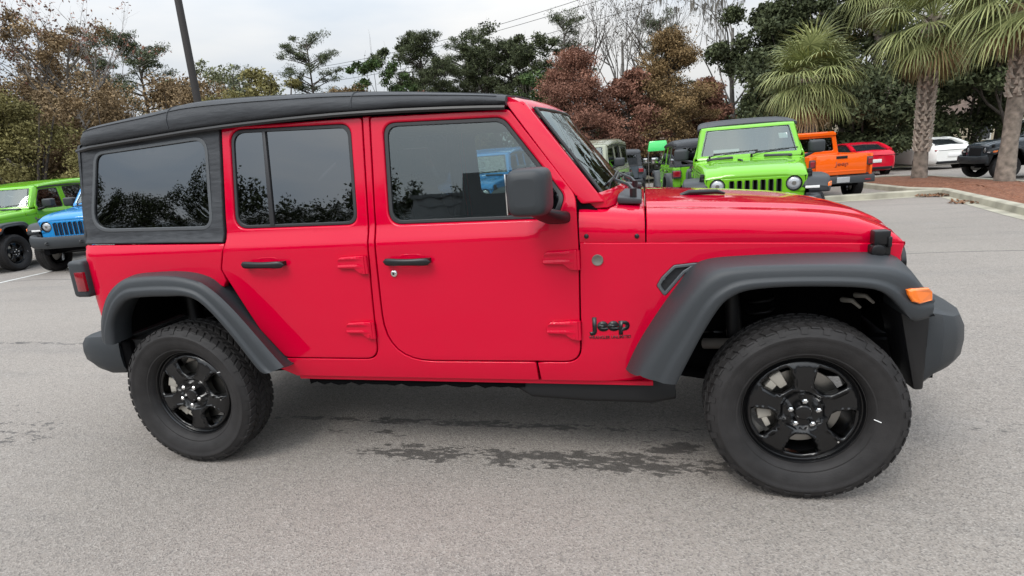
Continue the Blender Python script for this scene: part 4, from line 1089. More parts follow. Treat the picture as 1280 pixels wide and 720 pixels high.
class Leaves:
    def __init__(s, seed=0): s.q = []; s.v = True; s.rng = np.random.default_rng(seed)
    def build(s, name, m, parent=None, recalc=False):
        A = np.concatenate(s.q) if s.q else np.zeros((0, 4, 3)); n = len(A)
        me = bpy.data.meshes.new(name); me.vertices.add(n * 4); me.vertices.foreach_set('co', A.reshape(-1)); me.loops.add(n * 4); me.loops.foreach_set('vertex_index', np.arange(n * 4, dtype=np.int32))
        me.polygons.add(n); me.polygons.foreach_set('loop_start', np.arange(0, n * 4, 4, dtype=np.int32)); me.update(calc_edges=True); me.materials.append(m)
        return link(bpy.data.objects.new(name, me), parent)
    def add(s, vs, fs, m=None): s.q.append(np.array([[tuple(v) for v in vs]], dtype=float))
def leaves(b, c, r, n, size, rng, flat=1.0, asp=.5):
    g = b.rng; n = int(n)
    d = g.normal(size=(n, 3)); d /= np.linalg.norm(d, axis=1)[:, None]; d *= (g.random(n) ** .5 * (1 + .55 * g.random(n) ** 4))[:, None]
    p = np.array(tuple(c)) + d * np.array(r)
    u = g.normal(size=(n, 3)) * np.array([1, 1, flat]); u /= np.linalg.norm(u, axis=1)[:, None]
    w = g.normal(size=(n, 3)); v = np.cross(u, w); v /= np.linalg.norm(v, axis=1)[:, None]
    sz = size * g.uniform(.5, 1.3, n)[:, None]; u = u * sz; v = v * sz * asp
    b.q.append(np.stack([p - u, p - v * .9, p + u, p + v], 1))
def limb(b, p, d, L_, r, rng, depth, tips, curl=.25, up=.12, n=4, kids=3, spread=.7):
    pts = [Vector(p)]; rs = [r]; d = Vector(d).normalized()
    for i in range(n):
        d = (d + Vector((rng.uniform(-1, 1), rng.uniform(-1, 1), rng.uniform(-.6, 1) + up)) * curl).normalized()
        pts.append(pts[-1] + d * L_ / n); rs.append(r * (1 - .6 * (i + 1) / n))
    b.tube(pts, rs, 5 if depth else 7, cap=False)
    tips.append((pts[-1], depth))
    if depth <= 0: return
    for k in range(kids):
        t = rng.randint(max(1, n // 2), n); q = pts[t]
        nd = (d + Vector((rng.uniform(-1, 1), rng.uniform(-1, 1), rng.uniform(-.5, .8))) * spread).normalized()
        limb(b, q, nd, L_ * rng.uniform(.5, .75), rs[t] * .75, rng, depth - 1, tips, curl, up, n, kids, spread)
def tree(name, label, cat, loc, h, w, kind, group=None, seed=1, lm='oak', bark=BARK, leaf=.13, dens_=1.0, low=.1, many=1.0):
    rng = random.Random(seed); x, y = loc; z0 = zg(y) - .05
    root = empty(name, (x, y, z0)); tag(root, label, cat, group)
    tb = MB(); lb = Leaves(seed)
    if kind == 'pine': h -= 1.3
    if kind == 'pine':        # tall bare stem, flat uneven tufts near the top
        lean = Vector((rng.uniform(-.04, .04), rng.uniform(-.04, .04)))
        stem = [(lean.x * k * h / 6, lean.y * k * h / 6, h * k / 6) for k in range(7)]
        tb.tube(stem, [.17 * (1 - k / 8) for k in range(7)], 8)
        for k in range(int(30 * dens_) + 14):
            t = rng.uniform(.40, 1.0) ** .9; a = rng.uniform(0, 6.3); reach = w * rng.uniform(.35, 1.0) * (1.15 - .65 * max(0, (t - .6) / .4)); zz = h * t
            p0 = (lean.x * zz, lean.y * zz, zz * .97); p1 = (p0[0] + reach * .55 * math.cos(a), p0[1] + reach * .55 * math.sin(a), zz + .15); p2 = (p0[0] + reach * math.cos(a), p0[1] + reach * math.sin(a), zz + .45)
            tb.tube([p0, p1, p2], [.05, .035, .015], 5, cap=False)
            for q in (p1, p2, p2): 
                c = (q[0] + rng.uniform(-.3, .3), q[1] + rng.uniform(-.3, .3), q[2] + rng.uniform(0, .3)); rr = rng.uniform(.28, .68)
                leaves(lb, c, (rr, rr, rr * .55), int(110 * dens_), leaf * .7, rng, asp=.3)
    elif kind == 'bush':      # foliage to the ground, many stems
        for k in range(7):
            a = rng.uniform(0, 6.3); tb.tube([(0, 0, 0), (w * .3 * math.cos(a), w * .3 * math.sin(a), h * .5), (w * .55 * math.cos(a), w * .55 * math.sin(a), h * .85)], [.07, .045, .012], 5, cap=False)
        for k in range(int(44 * dens_)):
            a = rng.uniform(0, 6.3); t = rng.uniform(low, .93); q = w * rng.uniform(.1, .95) * math.sqrt(max(.05, 1 - ((t - .4) / .62) ** 2)); rr = rng.uniform(.35, .8) * w * .40
            leaves(lb, (q * math.cos(a), q * math.sin(a), h * t), (rr, rr, rr * rng.uniform(.6, .9)), 340 * many, leaf * .85, rng)
    elif kind == 'round':     # trunk with spreading limbs, gaps between clumps
        tips = []
        tb.tube([(0, 0, 0), (.05, .02, h * .18), (0, 0, h * .36)], [.24, .17, .14], 8, cap=False)
        for k in range(7):
            a = k * .9 + rng.uniform(-.3, .3); limb(tb, (0, 0, h * rng.uniform(.15, .36)), (math.cos(a) * w / h * 1.5, math.sin(a) * w / h * 1.5, 1.0), h * .42, .09, rng, 2, tips, .22, .2, 4, 2, .8)
        for q, dp in tips:
            q = Vector((q.x, q.y, min(q.z, h * .95)))
            rr = rng.uniform(.35, .8) * w * .30; leaves(lb, q, (rr, rr, rr * .7), int(190 * dens_ * many), leaf * .85, rng)
    elif kind == 'cone':      # dense pyramidal tree, branches to near the ground
        tb.tube([(0, 0, 0), (0, 0, h * .5), (0, 0, h * .95)], [.20, .11, .02], 8, cap=False)
        for k in range(int(75 * dens_)):
            t = rng.uniform(low, .97); a = rng.uniform(0, 6.3); q = w * (1.05 - t) ** .75 * rng.uniform(.35, 1.0)
            p1 = (q * math.cos(a), q * math.sin(a), h * t + q * .1)
            tb.tube([(0, 0, h * t * .92), p1], [.03, .01], 4, cap=False)
            rr = rng.uniform(.22, .48) * w * .5; leaves(lb, p1, (rr, rr, rr * .55), 260 * many, leaf * .72, rng)
    elif kind in ('bare', 'moss'):
        tips = []
        tb.tube([(0, 0, 0), (.1, 0, h * .25), (0, .1, h * .45), (0, 0, h * .7)], [.22, .18, .14, .09], 8, cap=False)
        for k in range(10):
            a = rng.uniform(0, 6.3); t = rng.uniform(.3, .7); limb(tb, (0, 0, h * t), (math.cos(a) * .8, math.sin(a) * .8, 1.0), h * .34 * (1.2 - .5 * t), .07, rng, 3, tips, .2, .15, 4, 3, .8)
        for q, dp in tips:
            if kind == 'bare':
                if rng.random() < .5: leaves(lb, q, (.25, .25, .2), 6, leaf * .6, rng)
            elif rng.random() < .45:
                for _ in range(5):
                    p = q + Vector((rng.uniform(-.2, .2), rng.uniform(-.2, .2), 0)); l = rng.uniform(.15, .75); a = Vector((rng.uniform(-.05, .05), rng.uniform(-.05, .05), 0))
                    lb.add([p - a, p + a, p + a * .4 - Vector((0, 0, l)), p - a * .4 - Vector((0, 0, l))], [(0, 1, 2, 3)])
    t_ = tb.build('trunk', bark, root, recalc=False)
    if lb.q: lb.build('crown', LM[lm], root, recalc=False)
    return root

TG = 'trees beyond the car park'
tree('leafy_tree', 'airy tree with thinning brown leaves at the far left of the photo', 'tree', (-28.9, 18.2), 9.8, 3.2, 'round', TG, 11, 'brown', dens_=1.0, leaf=.08, many=2.0)
tree('leafy_tree', 'sparse twiggy reddish tree beside the far left brown tree', 'tree', (-26.6, 19.3), 9.0, 2.8, 'bare', TG, 12, 'rust', BARKG, dens_=.6)
HG = 'olive and brown shrubs along the left edge'
for i, (x, y, h, w, lm, lb_) in enumerate([(-27.5, 13.5, 6.0, 2.9, 'olive', 'tall olive shrub mass at the left edge, behind the lime car'), (-24.3, 14.4, 5.6, 2.6, 'olive', 'olive brown shrub rising behind the lime car roof'), (-23.6, 17.4, 6.3, 2.9, 'brown', 'broad brown shrub between the lime car and the lamp pole'),
                                           (-22.6, 20.5, 6.0, 2.9, 'olive', 'olive shrub left of the lamp pole, above the soft top'), (-21.6, 24.0, 6.6, 2.6, 'olive', 'lighter olive shrub crossed by the lamp pole'), (-25.0, 24.5, 7.2, 2.9, 'brown', 'taller brown shrub behind the pair near the lamp pole'), (-21.0, 15.2, 3.4, 2.0, 'olive', 'low olive shrub just above the lime car'), (-29.5, 12.0, 4.5, 2.8, 'olive', 'low green brown shrub cut by the left photo edge')]):
    tree('shrub', lb_, 'shrub', (x, y), h, w, 'bush', HG, 30 + i, lm, leaf=.07, low=.05, many=2.4)
tree('pine_tree', 'pine with a green tuft, leftmost of the two left pines', 'pine tree', (-39.8, 32.8), 13.6, 2.4, 'pine', TG, 21, 'pine')
tree('pine_tree', 'dark pine with layered tufts just left of the lamp pole', 'pine tree', (-34.9, 31.8), 13.2, 3.3, 'pine', TG, 22, 'pine', dens_=1.2)
tree('pine_tree', 'small distant dark pine right of the lamp pole', 'pine tree', (-39.7, 46.7), 13.6, 3.0, 'pine', TG, 23, 'pine')
tree('willow_tree', 'pale olive loose-leaved tree in front of the lone round pine', 'tree', (-22.3, 28.2), 8.6, 2.7, 'bush', TG, 24, 'olive', dens_=.7)
tree('thin_tree', 'pale thin-leaved tree between the lamp pole and the willow', 'tree', (-28.5, 34.0), 10.2, 3.0, 'round', TG, 25, 'pale', BARKG, dens_=.5)
tree('pine_tree', 'lone round-headed pine standing above the soft top roof', 'pine tree', (-27.8, 42.0), 14.2, 3.6, 'pine', TG, 26, 'pine', dens_=1.3)
tree('low_tree', 'low orange brown tree right of the lone pine', 'tree', (-21.2, 34.9), 8.6, 2.2, 'bush', TG, 27, 'ochre', dens_=.7)
tree('low_tree', 'loose green shrubby tree by the far street lamp', 'tree', (-19.4, 37.5), 9.8, 2.8, 'round', TG, 28, 'green', dens_=1.0)
tree('oak_tree', 'dark ragged tree left of the row above the front door', 'tree', (-17.3, 41.2), 13.2, 3.0, 'pine', TG, 41, 'oak', dens_=1.5)
tree('oak_tree', 'dark ragged tree second in the row above the front door', 'tree', (-14.9, 47.1), 13.8, 3.2, 'pine', TG, 42, 'oak', dens_=1.5)
tree('oak_tree', 'dark ragged tree third in the row above the windshield header', 'tree', (-10.6, 43.8), 12.2, 3.2, 'pine', TG, 43, 'oak', dens_=1.5)
tree('low_tree', 'low brown tree in the gap below the dark ragged row', 'tree', (-12.6, 38.0), 7.8, 2.4, 'bush', TG, 44, 'ochre', dens_=.6)
tree('low_tree', 'low reddish tree showing between dark trunks above the header', 'tree', (-15.5, 36.0), 7.6, 2.2, 'bush', TG, 45, 'rust', dens_=.6)
tree('pine_tree', 'pine with high separate tufts left of the bare tree', 'pine tree', (-7.4, 48.7), 15.0, 3.0, 'pine', TG, 46, 'pine')
tree('evergreen_tree', 'dark green bushy evergreen left of the rust red tree', 'tree', (-7.4, 36.1), 8.2, 2.4, 'bush', TG, 47, 'green', dens_=.8)
tree('bare_tree', 'tall grey bare-branched tree rising behind the rust red tree', 'tree', (-2.1, 47.8), 16.0, 4.4, 'bare', TG, 48, 'moss', BARKG)
tree('bare_tree', 'shorter dark bare tree leaning left of the tall grey one', 'tree', (-4.6, 44.0), 12.2, 2.6, 'bare', TG, 58, 'moss', BARK)
tree('pine_tree', 'dark pine with a drooping head above the ochre tree', 'pine tree', (1.6, 52.9), 14.8, 2.8, 'pine', TG, 49, 'pine', dens_=1.3)
tree('rust_tree', 'dense rust red leafy tree behind the windshield', 'tree', (-4.3, 30.4), 7.6, 3.9, 'cone', TG, 50, 'rust', dens_=1.5, low=.22, leaf=.09, many=2)
tree('rust_tree', 'second rust brown tree filling below the tall bare tree', 'tree', (-1.4, 31.8), 6.6, 3.2, 'cone', TG, 59, 'rust', dens_=1.1, low=.22)
tree('ochre_tree', 'ochre and brown leafy tree right of the rust red tree', 'tree', (1.0, 33.2), 8.6, 3.9, 'cone', TG, 51, 'ochre', dens_=1.5, low=.2, leaf=.09, many=2)
tree('moss_tree', 'pale tree hung with grey moss beside the open sky', 'tree', (5.3, 38.9), 13.5, 3.4, 'moss', TG, 52, 'moss', BARKG)
OG = 'dark oaks behind the palms'
for i, (x, y, h, w, lb_) in enumerate([(7.6, 34.9, 10.2, 3.6, 'dark evergreen oak right of the moss-hung tree'), (11.0, 33.6, 10.8, 4.4, 'tall dark oak behind the middle palm crowns'), (7.8, 30.0, 6.6, 3.9, 'lower dark oak behind the short palm and the orange truck'), (20.5, 38.0, 8.6, 4.2, 'dark oak with an open underside above the white car'), (17.8, 31.5, 7.6, 3.6, 'dark oak behind the charcoal car'), (24.5, 33.0, 9.0, 4.5, 'dark oak at the right photo edge'), (11.5, 37.0, 12.6, 3.6, 'tallest dark oak rising above the frame')]):
    tree('oak_tree', lb_, 'tree', (x, y), h, w, 'round', OG, 60 + i, 'oak', dens_=2.6, leaf=.15)
    
for i, (x, y, h, w, lb_) in enumerate([(14.4, 35.0, 6.4, 3.2, 'dark dense shrub oak behind the red saloon car'), (18.5, 37.0, 6.5, 3.4, 'dark dense shrub oak between the two long palm trunks'), (10.2, 29.0, 4.8, 2.8, 'low dark shrub behind the orange truck cab'), (6.3, 30.5, 4.6, 2.6, 'low dark shrub left of the short palm'), (27.5, 36.0, 7.5, 3.6, 'dark dense shrub oak above the charcoal car')]):
    tree('dark_shrub', lb_, 'shrub', (x, y), h, w, 'bush', 'dark shrubs under the oaks', 90 + i, 'oak', leaf=.15, low=.12 if i < 4 else .45)
for i, (x, y, h, w, kd, lm, lb_) in enumerate([(-18.8, 44.5, 12.2, 3.0, 'round', 'oak', 'dark leafy tree behind the small street lamp'), (-12.6, 45.0, 12.8, 3.4, 'round', 'oak', 'dark leafy tree filling the gap between the second and third ragged trees'), (-8.6, 42.0, 11.0, 2.8, 'round', 'oak', 'dark leafy tree left of the rust red tree top'), (-16.2, 50.0, 12.6, 3.2, 'pine', 'pine', 'distant pine between the first and second ragged trees'),
    (-24.5, 39.0, 7.8, 2.6, 'bush', 'olive', 'low olive bush right below the lone pine'), (-30.0, 30.0, 9.0, 3.2, 'bush', 'brown', 'brown bushy tree right below the two left pines'), (-33.0, 24.0, 10.0, 3.6, 'bush', 'brown', 'tall rusty bushy tree behind the far left shrubs'), (.3, 40.0, 11.5, 3.0, 'bare', 'moss', 'grey bare tree between the rust and ochre trees'), (3.4, 36.0, 6.2, 2.6, 'cone', 'rust', 'small rust tree at the right foot of the ochre tree')]):
    tree('leafy_tree', lb_, 'tree', (x, y), h, w, kd, TG, 110 + i, lm, dens_=1.5, leaf=.13, low=.1)

# ---- palms
PFG = leafmat('palm_frond_green', (.11, .13, .045), (.34, .36, .15), .5); PFD = leafmat('palm_frond_tan', (.22, .15, .07), (.50, .36, .20), .7)
PFD2 = None
PTR = mat('palm_trunk', (.20, .165, .135), rough=.95, var=.5, vscale=6, bump=1, bscale=40)
PBT = mat('palm_boot', (.40, .34, .285), rough=.95, var=.4, vscale=9)
def palm(label, loc, h, cr_, seed, boots_from=.25, nf=38, lean=0):
    rng = random.Random(seed); x, y = loc; root = empty('palm_tree', (x, y, zg(y) + (.12 if 6 < x < 9.4 else 0))); tag(root, label, 'palm tree', 'cabbage palms at the right')
    b = MB(); n = 14
    pts = [(lean * (k / n) ** 1.5, 0, h * k / n) for k in range(n + 1)]
    b.tube(pts, [.24 - .06 * min(1, k / 3) + .035 * (k / n) for k in range(n + 1)], 14)
    t_ = b.build('trunk', PTR, root)
    b = MB(); k = 0
    zz = h * boots_from
    while zz < h:
        for j in range(7):
            a = 2 * PI * j / 7 + (k % 2) * PI / 7 + rng.uniform(-.08, .08); lx = lean * (zz / h) ** 1.5; r0 = .19 + .03 * zz / h
            c, s_ = math.cos(a), math.sin(a); T = Vector((-s_, c, 0)); O = Vector((c, s_, 0)); P0 = Vector((lx, 0, zz + rng.uniform(-.03, .03)))
            sk = .05 * (1 if k % 2 else -1)
            ln = rng.uniform(.13, .2)
            vs = [P0 + O * (r0 - .02) - T * .055, P0 + O * (r0 - .02) + T * .055, P0 + O * (r0 + .035) + T * .04, P0 + O * (r0 + .035) - T * .04]
            tp = [P0 + O * (r0 + .03) - T * (.03 - sk) + Vector((0, 0, ln)), P0 + O * (r0 + .03) + T * (.03 + sk) + Vector((0, 0, ln)), P0 + O * (r0 + .085) + T * (.02 + sk) + Vector((0, 0, ln)), P0 + O * (r0 + .085) - T * (.02 - sk) + Vector((0, 0, ln))]
            b.hexa(vs, tp)
        zz += .115; k += 1
    if b.v: b.build('leaf_base', PBT, t_)
    g = MB(); dd = MB()
    def frond(B, a, el, pl, fr, droop):
        O = Vector((math.cos(a), math.sin(a), 0)); T = Vector((-math.sin(a), math.cos(a), 0)); Z = Vector((0, 0, 1))
        P0 = Vector((lean, 0, h - .05 + rng.uniform(-.25, .2))); d0 = O * math.cos(el) + Z * math.sin(el)
        d1 = (d0 - Z * .35 * droop).normalized(); P1 = P0 + d0 * pl * .5; P2 = P1 + d1 * pl * .5
        B.tube([P0, P1, P2], [.022, .016, .010], 4, cap=False)
        up = T.cross(d1).normalized() * -1
        nl = 28
        for q in range(nl):
            ang = (q / (nl - 1) - .5) * R(250); rad = fr * (.72 + .28 * math.cos(ang * .5)) * rng.uniform(.88, 1.08)
            dl = (d1 * math.cos(ang) + T * math.sin(ang)).normalized()
            side = up.cross(dl).normalized()
            prev = P2 - d1 * .02; pw = .012; fold = up * (.10 * math.cos(ang * 1.0)) 
            dcur = (dl + fold).normalized(); pts_ = [prev]; 
            for sgm in range(4):
                dcur = (dcur - Z * (.10 + .16 * sgm) * droop * rng.uniform(.7, 1.2)).normalized(); pts_.append(pts_[-1] + dcur * rad / 4)
            wd = [.007, .021, .020, .011, .002]
            vs = []
            for p, w_ in zip(pts_, wd): vs += [p - side * w_, p + side * w_]
            B.add(vs, [(2 * i, 2 * i + 1, 2 * i + 3, 2 * i + 2) for i in range(4)])
    for i in range(nf):
        t = (i + .5) / nf; el = R(80) - t * R(112) + rng.uniform(-.12, .12)
        frond(g, i * 2.4 + rng.uniform(-.3, .3), el, cr_ * rng.uniform(.42, .6), cr_ * rng.uniform(.48, .62), .55 + .8 * t)
    for i in range(int(nf * .38)): frond(dd, i * 2.4 + rng.uniform(-.5, .5), R(-35) - rng.uniform(0, R(38)), cr_ * rng.uniform(.3, .48), cr_ * rng.uniform(.40, .55), 1.4)
    g.build('green_frond', PFG, root, recalc=False); dd.build('dry_frond', PFD, root, recalc=False)
    return root
palm('short palm with a full round crown behind the orange truck', (5.0, 18.9), 3.7, 2.0, 71, .35, 60)
palm('palm with a long crisscross trunk standing at the mulch beside the white car', (8.35, 18.39), 5.0, 2.25, 72, .18, 60)
palm('palm at the right photo edge with its thick trunk rising from the mulch', (8.95, 14.9), 4.9, 2.25, 73, .45, 62, .15)
palm('taller palm further back whose crown fills the gap between the other crowns', (11.3, 31.2), 9.0, 2.6, 74, .75, 40)

# ------------------------------------------------------------------ lamp poles, wires, buildings
POLE = mat('pole_brown', (.020, .016, .014), rough=.5)
def lamp_pole(label, x, y, h, r):
    root = empty('street_lamp', (x, y, zg(y))); tag(root, label, 'street lamp')
    b = MB(); b.tube([(0, 0, .5), (0, 0, h)], [r, r * .75], 12); b.build('pole', POLE, root)
    b = MB(); b.lathe([(0, .52), (r * 2.6, .52), (r * 3, .48), (r * 3, 0)], axis='z', n=20); b.build('footing', CONC, root, auto=40)
    b = MB(); b.box((-.7, -.04, h - .05), (.7, .04, h + .03)); b.build('arm', POLE, root)
    for s_ in (-1, 1): 
        b = MB(); b.box((s_ * .95 - .32, -.2, h - .03), (s_ * .95 + .32, .2, h + .12)); k = b.build('lamp_head', POLE, root, bevel=.02)
        b = MB(); b.box((s_ * .95 - .25, -.15, h - .045), (s_ * .95 + .25, .15, h - .032)); b.build('lamp_lens', CLEAR, k)
lamp_pole('tall dark lamp pole rising behind the soft top at the left', -9.95, 7.7, 9.5, .085)
lamp_pole('small distant lamp pole above the middle of the roof', -20.2, 46.0, 10.3, .09)
WOOD = mat('utility_wood', (.07, .055, .045), rough=.95)
def upole(label, x, y, h):
    root = empty('utility_pole', (x, y, zg(y))); tag(root, label, 'utility pole')
    b = MB(); b.tube([(0, 0, 0), (0, 0, h)], [.16, .12], 10); b.build('pole', WOOD, root)
    b = MB(); b.box((-1.1, -.05, h - .7), (1.1, .05, h - .58)); b.build('crossarm', WOOD, root)
    for k in (-1, 0, 1): b = MB(); b.tube([(k, 0, h - .58), (k, 0, h - .42)], .04, 8); b.build('insulator', PAINTW, root)
upole('wooden utility pole hidden among the dark oaks at the right', 12.0, 44.0, 17.2)
upole('far wooden utility pole behind the shrubs at the left', -62.0, 78.0, 18.5)
for k, (dz, dx) in enumerate(((-.42, -1), (-.42, 1), (-2.2, 0))):
    A = Vector((-62 + dx * .7, 78 + dx * .7, zg(78) + 18.5 + dz)); B_ = Vector((12 + dx * .7, 44 + dx * .7, zg(44) + 17.2 + dz))
    pts = [A.lerp(B_, t / 24) - Vector((0, 0, 2.2 * 4 * (t / 24) * (1 - t / 24))) for t in range(25)]
    b = MB(); b.tube(pts, .022, 5); tag(b.build('power_line', DARK), ['upper thin power line crossing the sky above the roof', 'middle thin power line crossing the sky above the roof', 'lowest thin power line crossing the sky above the roof'][k], 'power line', 'power lines across the sky')
STUCCO = mat('beige_stucco', (.42, .36, .27), rough=.9, var=.08, vscale=1)
GREYW = mat('grey_cladding', (.36, .37, .38), rough=.6, var=.05, vscale=.6)
GREYD = mat('dark_cladding', (.22, .225, .23), rough=.6)
WING = mat('window_dark', (.02, .025, .03), rough=.06, coat=1)
ROOFM = mat('roof_brown', (.10, .07, .055), rough=.9, var=.3, vscale=3)
def building(label, x, y, w, d, h, wm, rz=0, rooftype='hip', wins=5, face=-1):
    root = empty('building', (x, y, zg(y)), rz); tag(root, label, 'building')
    b = MB(); b.box((-w / 2, -d / 2, -.3), (w / 2, d / 2, h)); b.build('wall', wm, root)
    if rooftype == 'hip':
        b = MB(); b.hexa([(-w / 2 - .5, -d / 2 - .5, h), (w / 2 + .5, -d / 2 - .5, h), (w / 2 + .5, d / 2 + .5, h), (-w / 2 - .5, d / 2 + .5, h)], [(-w / 2 + d * .4, -.2, h + d * .28), (w / 2 - d * .4, -.2, h + d * .28), (w / 2 - d * .4, .2, h + d * .28), (-w / 2 + d * .4, .2, h + d * .28)]); b.build('roof', ROOFM, root)
    for k in range(wins):
        cx = -w / 2 + w * (k + .5) / wins; yy = face * d / 2
        f = MB(); f.box((cx - .65, min(yy, yy + face * .06), 1.0), (cx + .65, max(yy, yy + face * .06), 2.6)); fo = f.build('window', PAINTW, root)
        f = MB(); f.box((cx - .55, min(yy + face * .055, yy + face * .07), 1.1), (cx + .55, max(yy + face * .055, yy + face * .07), 2.5)); f.build('pane', WING, fo)
    return root
building('beige building glimpsed between palm trunks beyond the white car', 30.0, 62.0, 16, 9, 3.4, STUCCO, R(-8))
building('beige house with tall wall seen left of the long palm trunk', 18.0, 56.0, 5, 7, 5.4, STUCCO, R(10), wins=2)
building('low brown building far behind the parked cars in the middle', -1.5, 70.0, 26, 8, 3.4, GREYD, 0, wins=7)
# the dealership building and the tree line behind the photographer (they show in the glass and paint)
sh_ = empty('showroom_building', (-4.5, -36, 0)); tag(sh_, 'grey showroom behind the viewpoint, seen only reflected in the windows', 'building')
b = MB(); b.box((-12.5, -9, -.2), (12, 0, 9.9)); b.build('wall', GREYW, sh_)
b = MB(); b.box((-8.0, .01, -.2), (1.5, 2.2, 11.0)); b.build('entrance_tower', GREYD, sh_)
b = MB(); b.box((-12.7, -9.2, 9.92), (-8.05, .25, 10.2)); b.build('parapet', GREYD, sh_)
for k in range(4): b = MB(); b.box((2.2 + k * 2.4, .02, .5), (4.2 + k * 2.4, .10, 5.2)); b.build('window', WING, sh_)
b = MB(); b.box((-11.9, .02, 7.9), (-8.3, .12, 8.4)); b.build('sign_band', GREYD, sh_)
def tree_line(name, pts, hs, seed, lm):
    rng = random.Random(seed); b = Leaves(seed)
    for i in range(len(pts) - 1):
        a, c = Vector(pts[i]), Vector(pts[i + 1]); L_ = (c - a).length; n = int(L_ / 1.4)
        for k in range(n):
            f = k / n; p = a.lerp(c, f); h = (hs[i] * (1 - f) + hs[i + 1] * f) * rng.uniform(.78, 1.05) * (1 + .12 * math.sin(p.x * .35))
            for q in range(7):
                zz = h * (q + .6) / 7; rr = 1.9 * (1.1 - .55 * q / 7)
                leaves(b, (p.x + rng.uniform(-1, 1), p.y + rng.uniform(-1.5, 1.5), zg(p.y) + zz), (rr, rr, h / 8), 300, .25, rng)
    return tag(b.build(name, LM[lm], recalc=False), kind='stuff')
tree_line('tree_line', [(-95, -15), (-80, -45), (-45, -58), (-18, -60), (20, -60), (60, -50), (80, -20)], [19, 18, 17, 17, 15, 15, 15], 5, 'oak')
tree_line('far_wood', [(-75, 42), (-48, 60), (-22, 66), (4, 70), (30, 62), (62, 52)], [9, 9, 8.5, 8, 9, 10], 6, 'oak')
tree_line('left_wood', [(-34, 8), (-35, 22), (-42, 34)], [7.5, 8, 9], 7, 'olive')

# ------------------------------------------------------------------ other off-road cars
km = kids_map()
def wagon(label, x, y, deg, paint_, swap=None, z=None, group='off-road cars parked in the lot', skip=()):
    sw = {RED: paint_}; sw.update(swap or {})
    c = copy_tree(hero, km, sw, skip); c.location = (x, y, zg(y) if z is None else z); c.rotation_euler = (0, 0, R(deg)); c.name = 'offroad_car'
    for k in ('label', 'category', 'group'): 
        if k in c: del c[k]
    tag(c, label, 'off-road car', group); return c
lime_front = wagon('lime green off-road car facing the viewer behind the red hood', .88, 5.45, -95, LIME, z=-.045)
b = MB(); b.add([(-.975, .45, 1.52), (-.975, .57, 1.52), (-1.03, .56, 1.60), (-1.03, .44, 1.60)], [(0, 1, 2, 3)]); b.v = [(x + .03, y, z) for x, y, z in b.v]; k = b.build('sticker', PAPER, lime_front)
b = MB(); b.add([(-.84, -.50, 1.365), (-.84, -.12, 1.365), (-.90, -.12, 1.41), (-.90, -.50, 1.41)], [(0, 1, 2, 3)]); b.build('dash_paper', PAPER, lime_front)
wagon('lime green off-road car with green roof at the left edge, nearest the shrubs', -14.6, 5.8, -75, LIME, {FABRIC: LIME})
wagon('bright blue off-road car parked at the left, its grille beside the red car tail', -11.75, 6.05, -75, BLUE)
wagon('bright blue off-road car seen through the red front door window', -4.35, 8.75, -90, BLUE, {FABRIC: BLUE})
wagon('tan off-road car just right of the red windshield', -2.25, 8.75, -98, TAN, {FABRIC: TAN})
wagon('lime green off-road car seen from behind, left of the lime one facing the viewer', .62, 15.85, 95, LIME)
wagon('charcoal off-road car partly behind the right palm trunk', 10.3, 18.3, 180, DGREY, {FABRIC: DGREY})
wagon('slate off-road car seen from behind in the gap beside the tan car', -1.55, 24.6, 92, DGREY)
wagon('dark olive off-road car facing the viewer far off in the gap', -.25, 34.0, -92, TAN)
# green canopy
cp = empty('shade_canopy', (.12, 27.0, zg(27))); tag(cp, 'small bright green shade canopy far off between the cars', 'canopy')
b = MB(); b.hexa([(-.5, -.5, 1.75), (.5, -.5, 1.75), (.5, .5, 1.75), (-.5, .5, 1.75)], [(-.42, -.42, 2.25), (.42, -.42, 2.25), (.42, .42, 2.25), (-.42, .42, 2.25)]); b.build('cover', MINT, cp, bevel=.05)
for sx in (-1, 1):
    for sy in (-1, 1): b = MB(); b.tube([(sx * .46, sy * .46, 0), (sx * .46, sy * .46, 1.78)], .02, 6); b.build('leg', STEEL, cp)

